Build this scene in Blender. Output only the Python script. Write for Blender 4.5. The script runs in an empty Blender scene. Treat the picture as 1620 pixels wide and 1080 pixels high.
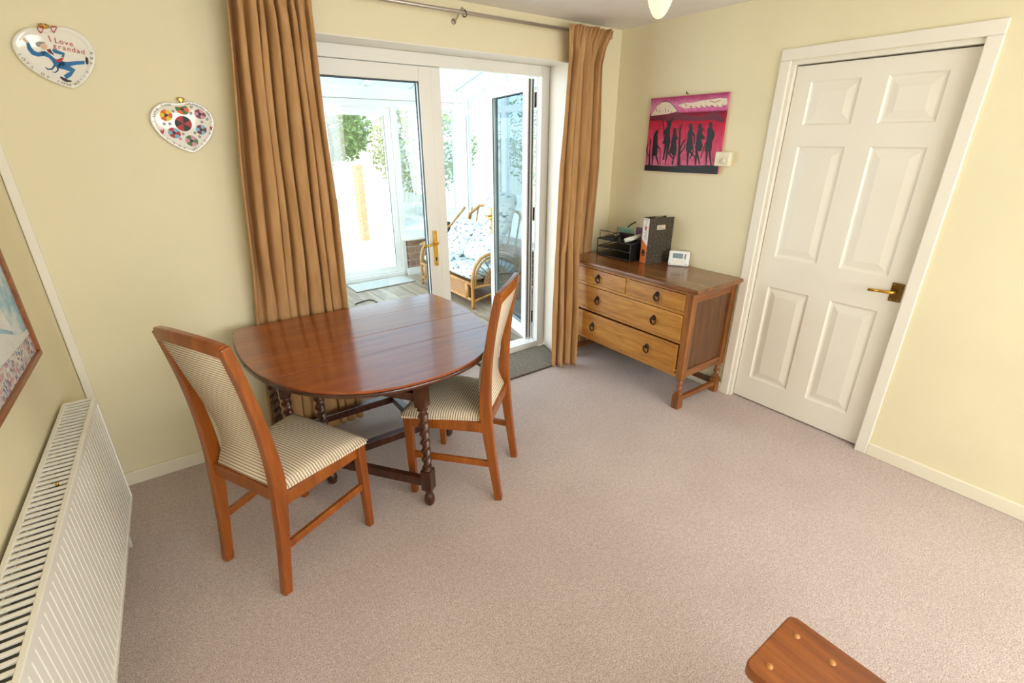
import bpy, math, random
from mathutils import Vector, Matrix
random.seed(7)
S = bpy.context.scene
COL = S.collection
PI = math.pi

# ------------------------------------------------------------------ camera
FPX, YAW, PITCH = 764.0, 0.6238, 0.3928
CAM = Vector((-2.952, -2.774, 1.625))
FW = Vector((math.sin(YAW)*math.cos(PITCH), math.cos(YAW)*math.cos(PITCH), -math.sin(PITCH)))
RT = Vector((math.cos(YAW), -math.sin(YAW), 0))
UP = RT.cross(FW)
cd = bpy.data.cameras.new('camera'); cam = bpy.data.objects.new('camera', cd); COL.objects.link(cam)
cd.sensor_width = 36.0; cd.lens = 36.0*FPX/1620.0; cd.clip_start = 0.02; cd.clip_end = 200
cam.matrix_world = Matrix(((RT.x, UP.x, -FW.x, CAM.x), (RT.y, UP.y, -FW.y, CAM.y), (RT.z, UP.z, -FW.z, CAM.z), (0, 0, 0, 1)))
S.camera = cam
# ------------------------------------------------------------------ exposure, sky, sun, added fill light
S.view_settings.view_transform = 'Standard'; S.view_settings.look = 'None'
S.view_settings.exposure = 0.12; S.view_settings.gamma = 1.0; S.view_settings.use_curve_mapping = False
W = bpy.data.worlds.new('sky'); S.world = W; W.use_nodes = True
W.node_tree.nodes['Background'].inputs[0].default_value = (0.80, 0.91, 1.0, 1)
W.node_tree.nodes['Background'].inputs[1].default_value = 5.6
sun = bpy.data.objects.new('sun', bpy.data.lights.new('sun', 'SUN')); COL.objects.link(sun)
sun.data.energy = 6.0; sun.data.angle = 0.02; sun.data.color = (1, .95, .86)
sun.rotation_euler = Vector((0.55, 0.30, -0.95)).to_track_quat('-Z', 'Y').to_euler()

def area(name, loc, aim, sx, sy, power, col):
    l = bpy.data.lights.new(name, 'AREA'); l.shape = 'RECTANGLE'; l.size = sx; l.size_y = sy; l.energy = power; l.color = col
    o = bpy.data.objects.new(name, l); COL.objects.link(o); o.location = loc
    o.rotation_euler = Vector(aim).to_track_quat('-Z', 'Y').to_euler(); return o
# added fill lamps at two assumed windows, unseen behind the camera
area('added_rear_fill', (-1.7, -4.50, 1.45), (0, 1, -0.12), 2.5, 1.3, 43, (1.0, .935, .84))
area('added_side_fill', (-.01, -3.05, 1.5), (-1, .1, -0.12), .42, 1.1, 7, (1.0, .94, .86))  # added to brighten the room from the right, at an assumed window

# ------------------------------------------------------------------ pixel helpers (pixel = direction, plane = distance)
def ray(px, py): return FW + RT*((px-810)/FPX) + UP*((540-py)/FPX)
def onx(px, py, x): d = ray(px, py); return CAM + d*((x-CAM.x)/d.x)
def ony(px, py, y): d = ray(px, py); return CAM + d*((y-CAM.y)/d.y)
def onz(px, py, z): d = ray(px, py); return CAM + d*((z-CAM.z)/d.z)

# ------------------------------------------------------------------ materials
def rgb(r, g, b):
    f = lambda c: ((c/255+.055)/1.055)**2.4 if c/255 > .04045 else c/255/12.92
    return (f(r), f(g), f(b), 1)
def base(name):
    m = bpy.data.materials.new(name); m.use_nodes = True
    return m, m.node_tree, m.node_tree.nodes['Principled BSDF']
def nd(t, kind, **kw):
    n = t.nodes.new(kind)
    for k, v in kw.items(): setattr(n, k, v)
    return n
def coords(t, scale=(1, 1, 1), rot=(0, 0, 0), src='Object'):
    tc = nd(t, 'ShaderNodeTexCoord'); mp = nd(t, 'ShaderNodeMapping')
    mp.inputs['Scale'].default_value = scale; mp.inputs['Rotation'].default_value = rot
    t.links.new(tc.outputs[src], mp.inputs[0]); return mp.outputs[0]
def noise(t, vec, scale, detail=4, rough=.55):
    n = nd(t, 'ShaderNodeTexNoise'); n.inputs['Scale'].default_value = scale; n.inputs['Detail'].default_value = detail
    n.inputs['Roughness'].default_value = rough; t.links.new(vec, n.inputs['Vector']); return n.outputs['Fac']
def ramp(t, fac, stops):
    r = nd(t, 'ShaderNodeValToRGB'); e = r.color_ramp.elements
    while len(e) < len(stops): e.new(.5)
    for k, (p, c) in enumerate(stops): e[k].position = p; e[k].color = c
    t.links.new(fac, r.inputs[0]); return r.outputs[0]
def bump(t, b, h, strength, dist=.002):
    n = nd(t, 'ShaderNodeBump'); n.inputs['Strength'].default_value = strength; n.inputs['Distance'].default_value = dist
    t.links.new(h, n.inputs['Height']); t.links.new(n.outputs[0], b.inputs['Normal'])
def mix(t, f, a, b, mode='MIX'):
    n = nd(t, 'ShaderNodeMixRGB', blend_type=mode)
    for i, v in ((0, f), (1, a), (2, b)):
        if isinstance(v, (float, int)): n.inputs[i].default_value = v
        elif isinstance(v, tuple): n.inputs[i].default_value = v
        else: t.links.new(v, n.inputs[i])
    return n.outputs[0]
def plain(name, c, rough=.5, metal=0, coat=0, var=0.0, vs=8, bmp=0, bs=200):
    m, t, b = base(name); b.inputs['Roughness'].default_value = rough; b.inputs['Metallic'].default_value = metal
    b.inputs['Coat Weight'].default_value = coat
    v = coords(t)
    d = tuple(x*(1-var) for x in c[:3])+(1,); l = tuple(min(1, x*(1+var)) for x in c[:3])+(1,)
    t.links.new(ramp(t, noise(t, v, vs), [(.3, d), (.7, l)]), b.inputs['Base Color'])
    if bmp: bump(t, b, noise(t, v, bs, 3), bmp)
    return m
def wood(name, dark, mid, light, axis='x', rough=.3, coat=.3, scale=1.0, warp=1.0, bm=.025, fi=.6, cr=.15):
    m, t, b = base(name)
    sc = {'x': (1.2, 14, 14), 'y': (14, 1.2, 14), 'z': (14, 14, 1.2)}[axis]
    v = coords(t, tuple(s*scale for s in sc))
    n1 = noise(t, v, 2.2*warp, 6, .62)
    col = ramp(t, n1, [(.28, dark), (.5, mid), (.72, light)])
    v2 = coords(t, tuple(s*scale*6 for s in sc))
    fine = ramp(t, noise(t, v2, 2.0, 3), [(.35, (.62, .62, .62, 1)), (.6, (1, 1, 1, 1))])
    t.links.new(mix(t, fi, col, fine, 'MULTIPLY'), b.inputs['Base Color'])
    b.inputs['Roughness'].default_value = rough; b.inputs['Coat Weight'].default_value = coat; b.inputs['Coat Roughness'].default_value = cr
    
    if bm: bump(t, b, n1, bm, .001)
    return m
def stripes(name, c1, c2, axis, pitch, duty=.4):
    m, t, b = base(name); tc = nd(t, 'ShaderNodeTexCoord'); sp = nd(t, 'ShaderNodeSeparateXYZ')
    t.links.new(tc.outputs['Object'], sp.inputs[0])
    mu = nd(t, 'ShaderNodeMath', operation='MULTIPLY'); mu.inputs[1].default_value = 1/pitch
    t.links.new(sp.outputs['XYZ'.index(axis)], mu.inputs[0])
    fr = nd(t, 'ShaderNodeMath', operation='FRACT'); t.links.new(mu.outputs[0], fr.inputs[0])
    v = coords(t); wv = noise(t, v, 900, 2)
    col = ramp(t, fr.outputs[0], [(0, c1), (1-duty-.08, c1), (1-duty, c2), (.93, c2), (1, c1)])
    t.links.new(mix(t, .35, col, ramp(t, wv, [(.3, (.6, .6, .6, 1)), (.7, (1, 1, 1, 1))]), 'MULTIPLY'), b.inputs['Base Color'])
    b.inputs['Roughness'].default_value = .9; bump(t, b, wv, .3, .001); return m

M = {}
M['wall'] = plain('cream_wall_paint', rgb(235, 225, 190), .75, var=.03, vs=2, bmp=.12, bs=90)
M['wallL'] = plain('cream_wall_paint_warm_light', rgb(233, 221, 183), .75, var=.03, vs=2, bmp=.12, bs=90)  # same cream paint, the left wall's warmer, dimmer light put into its colour
M['ceil'] = plain('textured_white_ceiling', rgb(236, 231, 224), .9, var=.03, vs=10, bmp=.5, bs=60)
M['white'] = plain('white_gloss_paint', rgb(240, 234, 220), .32, var=.015, vs=3)
M['upvc'] = plain('white_upvc', rgb(240, 238, 232), .25, var=.01, vs=3)
M['skirt'] = plain('cream_white_gloss', rgb(240, 232, 210), .35, var=.02, vs=4)
M['rad'] = plain('white_radiator_enamel', rgb(240, 236, 226), .28, var=.01, vs=3)
M['radin'] = plain('radiator_inside_shade', rgb(96, 94, 90), .7)  # shade in the gaps between the slats put into the inside colour
M['black'] = plain('black_plastic', rgb(24, 24, 26), .45)
M['gasket'] = plain('grey_rubber_gasket', rgb(70, 76, 80), .6)
M['brass'] = plain('polished_brass', rgb(214, 170, 70), .2, 1, var=.05)
M['agedbrass'] = plain('aged_brass', rgb(128, 102, 60), .35, 1, var=.1)
M['steel'] = plain('brushed_steel_pole', rgb(190, 182, 172), .38, .75)
M['iron'] = plain('dark_bronze_pull', rgb(60, 45, 38), .4, .8)
M['dwire'] = plain('dark_grey_wire', rgb(60, 60, 62), .4, .6)
M['tabletop'] = wood('polished_mahogany_top', rgb(130, 56, 12), rgb(150, 69, 17), rgb(170, 87, 26), 'x', .34, 1.0, .8, bm=0, fi=.3, cr=.13)
M['tableedge'] = wood('dark_table_edge', rgb(48, 22, 10), rgb(70, 34, 15), rgb(92, 48, 22), 'x', .3, .4)
M['tableleg'] = wood('dark_oak_leg', rgb(42, 20, 10), rgb(70, 34, 18), rgb(98, 50, 27), 'z', .32, .3)
M['teak'] = wood('orange_teak', rgb(128, 62, 11), rgb(154, 80, 18), rgb(174, 98, 29), 'z', .3, .25, .7)
M['stripeS'] = stripes('striped_seat_fabric', rgb(242, 231, 206), rgb(158, 122, 92), 'Y', .0115, .34)
M['stripeB'] = stripes('striped_back_fabric', rgb(242, 231, 208), rgb(176, 140, 110), 'Z', .0115, .34)
M['oaktop'] = wood('dresser_top_oak', rgb(98, 56, 22), rgb(134, 82, 36), rgb(166, 112, 56), 'y', .26, .4, .8)
M['oakfront'] = wood('golden_oak_drawer', rgb(156, 96, 30), rgb(190, 128, 48), rgb(214, 160, 76), 'y', .35, .2, .7)
M['oakpost'] = wood('oak_post', rgb(104, 58, 22), rgb(146, 88, 38), rgb(172, 112, 54), 'z', .35, .2)
M['oakside'] = wood('dark_oak_side', rgb(70, 40, 16), rgb(98, 58, 24), rgb(118, 74, 34), 'z', .4, .2)
M['oakrail'] = wood('oak_side_rail', rgb(104, 56, 22), rgb(138, 80, 34), rgb(162, 102, 48), 'x', .35, .2)
M['bench'] = wood('knotty_orange_bench', rgb(96, 46, 10), rgb(136, 70, 18), rgb(166, 94, 32), 'y', .35, .2, .5)
M['peg'] = wood('pale_bench_peg', rgb(176, 110, 46), rgb(192, 126, 58), rgb(206, 142, 72), 'z', .4, .2)
M['frame'] = wood('brown_picture_frame', rgb(120, 62, 22), rgb(148, 82, 34), rgb(166, 98, 46), 'y', .4, .2)
M['gold'] = M['brass']
M['ceramic'] = plain('white_glazed_ceramic', rgb(240, 236, 226), .12, coat=.5, var=.01)
M['cane'] = wood('honey_cane', rgb(160, 108, 48), rgb(186, 134, 68), rgb(206, 158, 92), 'z', .35, .2)
M['mat'] = plain('grey_ribbed_mat', rgb(128, 118, 104), .95, var=.45, vs=130, bmp=.6, bs=220)
M['matpale'] = plain('pale_grey_mat', rgb(186, 186, 178), .95, var=.15, vs=60, bmp=.5, bs=150)
M['matedge'] = plain('dark_mat_border', rgb(66, 60, 56), .9)
M['patio'] = plain('pale_paving', rgb(220, 214, 200), .9, var=.08, vs=3)
M['brick'] = plain('brown_brick', rgb(140, 104, 84), .9, var=.3, vs=14, bmp=.4, bs=60)
M['mortar'] = plain('pale_mortar', rgb(206, 198, 184), .95)
M['redbrick'] = plain('orange_garden_brick', rgb(214, 150, 110), .9, var=.25, vs=10)
M['leaf'] = plain('green_leaf', rgb(96, 124, 50), .6, var=.5, vs=1.5)
M['leaf2'] = plain('olive_leaf', rgb(132, 136, 70), .6, var=.5, vs=1.5)
M['bark'] = plain('bark', rgb(90, 68, 48), .9, var=.3)
M['fence'] = wood('blown_out_fence', rgb(214, 206, 190), rgb(228, 222, 208), rgb(240, 236, 226), 'z', .8, 0)  # boards whitened, daylight overexposure put into their colour
M['dryden'] = plain('exterior_wall_render', rgb(220, 212, 196), .9)

# curtain velour
m, t, b = base('tan_velour'); v = coords(t, (1, 1, .15))
c = ramp(t, noise(t, v, 30, 4), [(.3, rgb(174, 130, 82)), (.7, rgb(198, 154, 104))])
t.links.new(c, b.inputs['Base Color']); b.inputs['Roughness'].default_value = .85
b.inputs['Sheen Weight'].default_value = .45; b.inputs['Sheen Tint'].default_value = rgb(236, 200, 150); b.inputs['Sheen Roughness'].default_value = .4
M['curtain'] = m
# carpet
m, t, b = base('mottled_pink_beige_carpet'); v = coords(t)
f1 = ramp(t, noise(t, v, 210, 3, .75), [(.30, rgb(136, 100, 94)), (.42, rgb(206, 180, 172)), (.55, rgb(234, 217, 209)), (.70, rgb(253, 245, 239))])
f2 = ramp(t, noise(t, v, 2.1, 4, .6), [(.3, (.86, .84, .83, 1)), (.7, (1.0, 1.0, .99, 1))])
f3 = ramp(t, noise(t, v, 55, 3, .6), [(.3, (.84, .82, .81, 1)), (.65, (1, 1, 1, 1))])
t.links.new(mix(t, 1.0, mix(t, .8, f1, f2, 'MULTIPLY'), f3, 'MULTIPLY'), b.inputs['Base Color'])
b.inputs['Roughness'].default_value = 1.0; b.inputs['Specular IOR Level'].default_value = .1; b.inputs['Sheen Weight'].default_value = .2
bump(t, b, noise(t, v, 300, 2, .7), .9, .006); M['carpet'] = m
# clear glazing: thin glass, mostly transparent
def glass(name, tint, refl):
    m = bpy.data.materials.new(name); m.use_nodes = True; t = m.node_tree; t.nodes.clear()
    o = nd(t, 'ShaderNodeOutputMaterial'); mx = nd(t, 'ShaderNodeMixShader'); mx.inputs[0].default_value = refl
    tr = nd(t, 'ShaderNodeBsdfTransparent'); tr.inputs[0].default_value = tint
    gl = nd(t, 'ShaderNodeBsdfGlossy'); gl.inputs['Roughness'].default_value = .02
    v = coords(t); t.links.new(ramp(t, noise(t, v, 3), [(.3, (.95, .95, .95, 1)), (.7, (1, 1, 1, 1))]), gl.inputs['Color'])
    t.links.new(tr.outputs[0], mx.inputs[1]); t.links.new(gl.outputs[0], mx.inputs[2]); t.links.new(mx.outputs[0], o.inputs[0]); return m
M['glass'] = glass('clear_glazing', (.86, .89, .90, 1), .05)
M['glasst'] = glass('blue_tinted_glazing', (.60, .68, .72, 1), .07)
m = bpy.data.materials.new('opal_roof_sheet'); m.use_nodes = True; t = m.node_tree; t.nodes.clear()
o = nd(t, 'ShaderNodeOutputMaterial'); mx = nd(t, 'ShaderNodeMixShader'); mx.inputs[0].default_value = .25
tr = nd(t, 'ShaderNodeBsdfTransparent'); tr.inputs[0].default_value = (.46, .52, .55, 1); tl = nd(t, 'ShaderNodeBsdfTranslucent')
v = coords(t); t.links.new(ramp(t, noise(t, v, 4), [(.3, (.40, .47, .50, 1)), (.7, (.43, .50, .53, 1))]), tl.inputs['Color'])
t.links.new(tr.outputs[0], mx.inputs[1]); t.links.new(tl.outputs[0], mx.inputs[2]); t.links.new(mx.outputs[0], o.inputs[0]); M['roofsheet'] = m
# lamp glass
m, t, b = base('lit_opal_glass'); b.inputs['Base Color'].default_value = (.25, .22, .16, 1); v = coords(t)
t.links.new(ramp(t, noise(t, v, 6), [(.3, (1, .86, .50, 1)), (.7, (1, .88, .55, 1))]), b.inputs['Emission Color']); b.inputs['Emission Strength'].default_value = 0.98
b.inputs['Roughness'].default_value = .2; M['lampglass'] = m
# marbled binder board
m, t, b = base('mottled_black_binder_board'); v = coords(t)
t.links.new(ramp(t, noise(t, v, 95, 3, .7), [(.35, rgb(40, 34, 28)), (.55, rgb(70, 62, 50)), (.72, rgb(134, 122, 104))]), b.inputs['Base Color'])
b.inputs['Roughness'].default_value = .7; M['binder'] = m
# leafy cushion fabric
m, t, b = base('leaf_print_cushion'); v = coords(t, (9, 9, 24), (.5, .7, .4))
n1 = noise(t, v, 1.6, 5, .6); t.links.new(ramp(t, n1, [(.37, rgb(84, 94, 86)), (.41, rgb(150, 172, 180)), (.45, rgb(190, 196, 194)), (.75, rgb(200, 202, 196))]), b.inputs['Base Color'])
b.inputs['Roughness'].default_value = .9; M['cushion'] = m
# woven cane
m, t, b = base('woven_brown_rattan'); v = coords(t); ck = nd(t, 'ShaderNodeTexChecker'); ck.inputs['Scale'].default_value = 48
ck.inputs[1].default_value = rgb(186, 140, 92); ck.inputs[2].default_value = rgb(120, 78, 44); t.links.new(v, ck.inputs[0])
t.links.new(mix(t, .5, ck.outputs[0], ramp(t, noise(t, v, 60), [(.3, rgb(110, 74, 44)), (.7, rgb(196, 152, 104))])), b.inputs['Base Color'])
bump(t, b, ck.outputs[1], .6, .004); b.inputs['Roughness'].default_value = .6; M['weave'] = m
# conservatory planks
for k in range(4):
    r0 = (212, 202, 194, 206)[k]
    M['plank%d' % k] = wood('grey_brown_plank_%s' % 'abcd'[k], rgb(r0-70, r0-90, r0-112), rgb(r0-44, r0-62, r0-84), rgb(r0-16, r0-32, r0-52), 'y', .4, .15, .6)
# batik ground: pink cloth, red at the top of the field and rose below (printed dye)
m, t, b = base('pink_batik_cloth'); tc = nd(t, 'ShaderNodeTexCoord'); sp = nd(t, 'ShaderNodeSeparateXYZ'); t.links.new(tc.outputs['Generated'], sp.inputs[0])
g = ramp(t, sp.outputs[2], [(0, rgb(224, 130, 166)), (.40, rgb(222, 84, 122)), (.66, rgb(204, 30, 66)), (.78, rgb(120, 14, 46)), (.8, rgb(222, 110, 170)), (.88, rgb(224, 150, 190)), (1, rgb(176, 40, 104))])
v = coords(t); t.links.new(mix(t, .45, g, ramp(t, noise(t, v, 26, 5), [(.35, rgb(190, 60, 110)), (.65, (1, 1, 1, 1))]), 'MULTIPLY'), b.inputs['Base Color'])
b.inputs['Roughness'].default_value = .8; M['batik'] = m
# painting in the left frame
m, t, b = base('blue_seaside_print'); v = coords(t)
t.links.new(ramp(t, noise(t, v, 5, 6, .7), [(.38, rgb(110, 160, 186)), (.5, rgb(150, 190, 206)), (.6, rgb(214, 222, 218))]), b.inputs['Base Color']); M['print'] = m
m, t, b = base('crowd_print'); v = coords(t); vo = nd(t, 'ShaderNodeTexVoronoi'); vo.inputs['Scale'].default_value = 85; t.links.new(v, vo.inputs['Vector'])
hs = nd(t, 'ShaderNodeSeparateColor'); t.links.new(vo.outputs['Color'], hs.inputs[0])
t.links.new(ramp(t, hs.outputs[0], [(0, rgb(90, 110, 150)), (.2, rgb(226, 220, 206)), (.55, rgb(200, 196, 190)), (.72, rgb(206, 140, 140)), (.85, rgb(70, 90, 140)), (1, rgb(232, 226, 214))]), b.inputs['Base Color']); M['crowd'] = m
def flat(name, c, r=.5): M[name] = plain(name, c, r, var=.06, vs=40)
for n_, c_ in dict(paint_blue=(30, 112, 170), paint_navy=(24, 70, 120), paint_red=(178, 40, 36), paint_brown=(110, 40, 36), paint_black=(34, 30, 32), paint_skin=(228, 190, 160),
    paint_grey=(150, 150, 144), paint_green=(74, 120, 44), paint_yellow=(236, 208, 40), paint_orange=(226, 96, 36), paint_pink=(206, 150, 168), paint_mauve=(128, 60, 72),
    paint_sky=(130, 176, 206), paint_white=(244, 242, 236), batik_black=(22, 18, 22), batik_cream=(232, 214, 192), batik_plum=(104, 10, 40), print_white=(226, 226, 220),
    spine_white=(242, 238, 232), spine_orange=(226, 116, 44), label_cream=(214, 196, 176), paper_white=(240, 236, 226), book_green=(118, 150, 130), folder_purple=(120, 90, 112),
    lcd=(120, 146, 152), plastic_white=(240, 240, 238), print_grey=(140, 136, 132), ivory=(236, 228, 200), print_text_red=(196, 90, 80), speaker=(38, 46, 58)).items(): flat(n_, rgb(*c_))

# ------------------------------------------------------------------ mesh building
class MB:
    def __init__(s): s.v = []; s.f = []; s.sm = []
    def add(s, vs, fs, smooth=False):
        o = len(s.v); s.v += [tuple(p) for p in vs]; s.f += [tuple(i+o for i in f) for f in fs]; s.sm += [smooth]*len(fs); return s
    def box(s, x0, x1, y0, y1, z0, z1, mtx=None):
        vs = [Vector((x, y, z)) for x in (min(x0, x1), max(x0, x1)) for y in (min(y0, y1), max(y0, y1)) for z in (min(z0, z1), max(z0, z1))]
        if mtx is not None: vs = [mtx @ p for p in vs]
        return s.add(vs, [(0, 1, 3, 2), (4, 6, 7, 5), (0, 4, 5, 1), (2, 3, 7, 6), (0, 2, 6, 4), (1, 5, 7, 3)])
    def prism(s, pts, d):      # pts: 3d polygon, d: extrusion vector
        n = len(pts); d = Vector(d); vs = [Vector(p) for p in pts]; vs += [p+d for p in vs]
        fs = [tuple(range(n-1, -1, -1)), tuple(range(n, 2*n))]+[(i, (i+1) % n, n+(i+1) % n, n+i) for i in range(n)]
        return s.add(vs, fs)
    def sweep(s, path, sec, closed=False, smooth=True, up=None):   # sec(i) -> list of (a,b) offsets in frame
        path = [Vector(p) for p in path]; n = len(path); prev = None; rings = []
        for i, p in enumerate(path):
            a = path[(i-1) % n] if (closed or i > 0) else p; b_ = path[(i+1) % n] if (closed or i < n-1) else p
            tg = (b_-a).normalized()
            if up is not None: u = Vector(up)
            elif prev is None: u = Vector((0, 0, 1)) if abs(tg.z) < .9 else Vector((1, 0, 0))
            else: u = prev
            u = (u-tg*u.dot(tg)).normalized(); prev = u; w = tg.cross(u)
            rings.append([p+u*q[0]+w*q[1] for q in sec(i)])
        k = len(rings[0]); vs = [q for r in rings for q in r]; fs = []
        for i in range(n if closed else n-1):
            j = (i+1) % n
            fs += [(i*k+q, i*k+(q+1) % k, j*k+(q+1) % k, j*k+q) for q in range(k)]
        if not closed: fs += [tuple(range(k-1, -1, -1)), tuple((n-1)*k+q for q in range(k))]
        return s.add(vs, fs, smooth)
    def tube(s, path, r, k=8, closed=False):
        rr = r if callable(r) else (lambda i: r)
        return s.sweep(path, lambda i: [(rr(i)*math.cos(2*PI*q/k), rr(i)*math.sin(2*PI*q/k)) for q in range(k)], closed)
    def bar(s, path, a, b_, up=None):
        aa = a if callable(a) else (lambda i: a); bb = b_ if callable(b_) else (lambda i: b_)
        return s.sweep(path, lambda i: [(-aa(i)/2, -bb(i)/2), (aa(i)/2, -bb(i)/2), (aa(i)/2, bb(i)/2), (-aa(i)/2, bb(i)/2)], False, False, up)
    def lathe(s, c, prof, k=20, axis='z'):   # prof: (r,h)
        vs = []
        for r, h in prof:
            for q in range(k):
                a = 2*PI*q/k; e = (r*math.cos(a), r*math.sin(a), h)
                e = e if axis == 'z' else ((e[2], e[0], e[1]) if axis == 'x' else (e[0], e[2], e[1]))
                vs.append((c[0]+e[0], c[1]+e[1], c[2]+e[2]))
        n = len(prof); fs = [(i*k+q, i*k+(q+1) % k, (i+1)*k+(q+1) % k, (i+1)*k+q) for i in range(n-1) for q in range(k)]
        fs += [tuple(range(k-1, -1, -1)), tuple((n-1)*k+q for q in range(k))]
        return s.add(vs, fs, True)
    def grid(s, fn, nu, nv, smooth=True):
        vs = [fn(i/nu, j/nv) for j in range(nv+1) for i in range(nu+1)]; w = nu+1
        return s.add(vs, [(j*w+i, j*w+i+1, (j+1)*w+i+1, (j+1)*w+i) for j in range(nv) for i in range(nu)], smooth)
    def pillow(s, c, sx, sy, sz, mtx=None, e=.45, nu=28, nv=14):
        sg = lambda x, p: math.copysign(abs(x)**p, x); vs = []
        for j in range(nv+1):
            ph = -PI/2+PI*j/nv
            for i in range(nu):
                th = 2*PI*i/nu
                p = Vector((sx*sg(math.cos(ph), .8)*sg(math.cos(th), e), sy*sg(math.cos(ph), .8)*sg(math.sin(th), e), sz*sg(math.sin(ph), .9)))
                vs.append(Vector(c)+(mtx @ p if mtx is not None else p))
        fs = [(j*nu+i, j*nu+(i+1) % nu, (j+1)*nu+(i+1) % nu, (j+1)*nu+i) for j in range(nv) for i in range(nu)]
        return s.add(vs, fs, True)
    def poly(s, pts): return s.add(pts, [tuple(range(len(pts)))])
    def mesh(s, name):
        me = bpy.data.meshes.new(name); me.from_pydata(s.v, [], s.f); me.polygons.foreach_set('use_smooth', s.sm); me.update()
        import bmesh
        bm = bmesh.new(); bm.from_mesh(me); bmesh.ops.recalc_face_normals(bm, faces=bm.faces); bm.to_mesh(me); bm.free(); return me

def link(name, me, mat, parent=None, bevel=0, seg=2, local=False, solid=0, sub=0):
    if mat is not None and not me.materials: me.materials.append(M[mat])
    o = bpy.data.objects.new(name, me); COL.objects.link(o)
    if parent is not None:
        o.parent = parent
        if parent.type == 'EMPTY' and not local: o.location = -parent.location
    if solid: md = o.modifiers.new('thickness', 'SOLIDIFY'); md.thickness = solid; md.offset = 0
    if bevel: md = o.modifiers.new('bevel', 'BEVEL'); md.width = bevel; md.segments = seg; md.limit_method = 'ANGLE'; md.angle_limit = .6; md.harden_normals = False
    if sub: md = o.modifiers.new('sub', 'SUBSURF'); md.levels = sub; md.render_levels = sub
    return o
def part(name, mb, mat, parent=None, **k): return link(name, mb.mesh(name), mat, parent, **k)
def tag(o, label=None, cat=None, group=None, kind=None):
    for k, v in (('label', label), ('category', cat), ('group', group), ('kind', kind)):
        if v: o[k] = v
    return o
def thing(name, loc, label=None, cat=None, group=None, kind=None, rz=0):
    o = bpy.data.objects.new(name, None); COL.objects.link(o); o.location = loc; o.rotation_euler.z = rz; o.empty_display_size = .1
    return tag(o, label, cat, group, kind)
def struct(name, mb, mat, **k): return tag(part(name, mb, mat, **k), kind='structure')
def text_mesh(body, size, mat4, mat, extrude=.0003, shear=0):
    cu = bpy.data.curves.new('lettering', 'FONT'); cu.body = body; cu.size = size; cu.extrude = extrude; cu.align_x = 'CENTER'; cu.align_y = 'CENTER'; cu.resolution_u = 3; cu.shear = shear
    ob = bpy.data.objects.new('lettering', cu); COL.objects.link(ob)
    me = bpy.data.meshes.new_from_object(ob.evaluated_get(bpy.context.evaluated_depsgraph_get()))
    bpy.data.objects.remove(ob); bpy.data.curves.remove(cu)
    me.transform(mat4); me.materials.clear(); me.materials.append(M[mat]); return me

# ================================================================== THE ROOM
H = 2.347
YR = -4.6
lw = lambda y: -3.408+.036*y        # left wall runs very slightly out of square
OPL, OPR, OPT = -2.30, -.475, 2.115  # french door opening
struct('floor', MB().box(-3.75, .1, YR-.1, .19, -.1, 0), 'carpet')
struct('ceiling', MB().box(-3.75, .15, YR-.1, .3, H, H+.12), 'ceil')
mb = MB(); mb.box(-3.75, OPL, 0, .3, -.1, 2.95); mb.box(OPR, .7, 0, .3, -.1, 2.95); mb.box(OPL, OPR, 0, .3, OPT, 2.95)
struct('wall_back', mb, 'wall')
mb = MB(); mb.box(0, .12, -1.232, 0, -.1, H); mb.box(0, .12, -2.80, -2.050, -.1, H); mb.box(0, .12, YR, -3.30, -.1, H); mb.box(0, .12, -3.30, -2.80, -.1, .9); mb.box(0, .12, -3.30, -2.80, 2.1, H); mb.box(0, .12, -2.050, -1.232, 2.022, H)
struct('wall_right', mb, 'wall')
struct('wall_left', MB().prism([(lw(0), 0, -.1), (lw(YR), YR, -.1), (lw(YR)-.12, YR, -.1), (lw(0)-.12, 0, -.1)], (0, 0, H+.1)), 'wallL')
mb = MB(); mb.box(-3.75, -3.0, YR-.1, YR, -.1, H); mb.box(-.4, .12, YR-.1, YR, -.1, H); mb.box(-3.0, -.4, YR-.1, YR, -.1, .75); mb.box(-3.0, -.4, YR-.1, YR, 2.15, H)
struct('wall_rear', mb, 'wall')
w3 = thing('added_window_3', (-1.7, YR, .75), kind='structure')  # unseen window, added to go with the rear fill lamp
mb = MB(); mb.box(-3.0, -.4, YR-.08, YR-.02, .75, .81); mb.box(-3.0, -.4, YR-.08, YR-.02, 2.09, 2.15)
for x in (-3.0, -1.73, -.46): mb.box(x, x+.06, YR-.08, YR-.02, .81, 2.09)
part('window_frame', mb, 'upvc', w3)
for x in (-2.94, -1.67): part('pane', MB().box(x, x+1.21, YR-.055, YR-.049, .81, 2.09), 'glass', w3)
w5 = thing('added_window_5', (.06, -3.05, .9), kind='structure')  # unseen window, added to go with the side fill lamp
mb = MB(); mb.box(.03, .09, -3.30, -2.80, .9, .96); mb.box(.03, .09, -3.30, -2.80, 2.04, 2.1)
for y in (-3.30, -2.85): mb.box(.03, .09, y, y+.05, .96, 2.04)
part('window_frame', mb, 'upvc', w5); part('pane', MB().box(.055, .061, -3.25, -2.85, .96, 2.04), 'glass', w5)
# hall beyond the white door, so that no sky shows round its edges
struct('wall_hall', MB().box(.14, .16, -2.4, -.9, -.1, H), 'wall')
# corner boarding strip, stops short of the floor
struct('trim_1', MB().box(-3.404, -3.374, -.012, 0.0, .092, H), 'white')
# baseboards
struct('baseboard_back', MB().box(-3.395, OPL, -.014, 0, 0, .073), 'skirt', bevel=.004)
struct('baseboard_back_right', MB().box(OPR, 0, -.014, 0, 0, .073), 'skirt', bevel=.004)
struct('baseboard_right', MB().box(-.015, 0, -1.188, -.014, 0, .073), 'skirt', bevel=.004)
struct('baseboard_right_near', MB().box(-.015, 0, YR, -2.093, 0, .073), 'skirt', bevel=.004)
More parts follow.
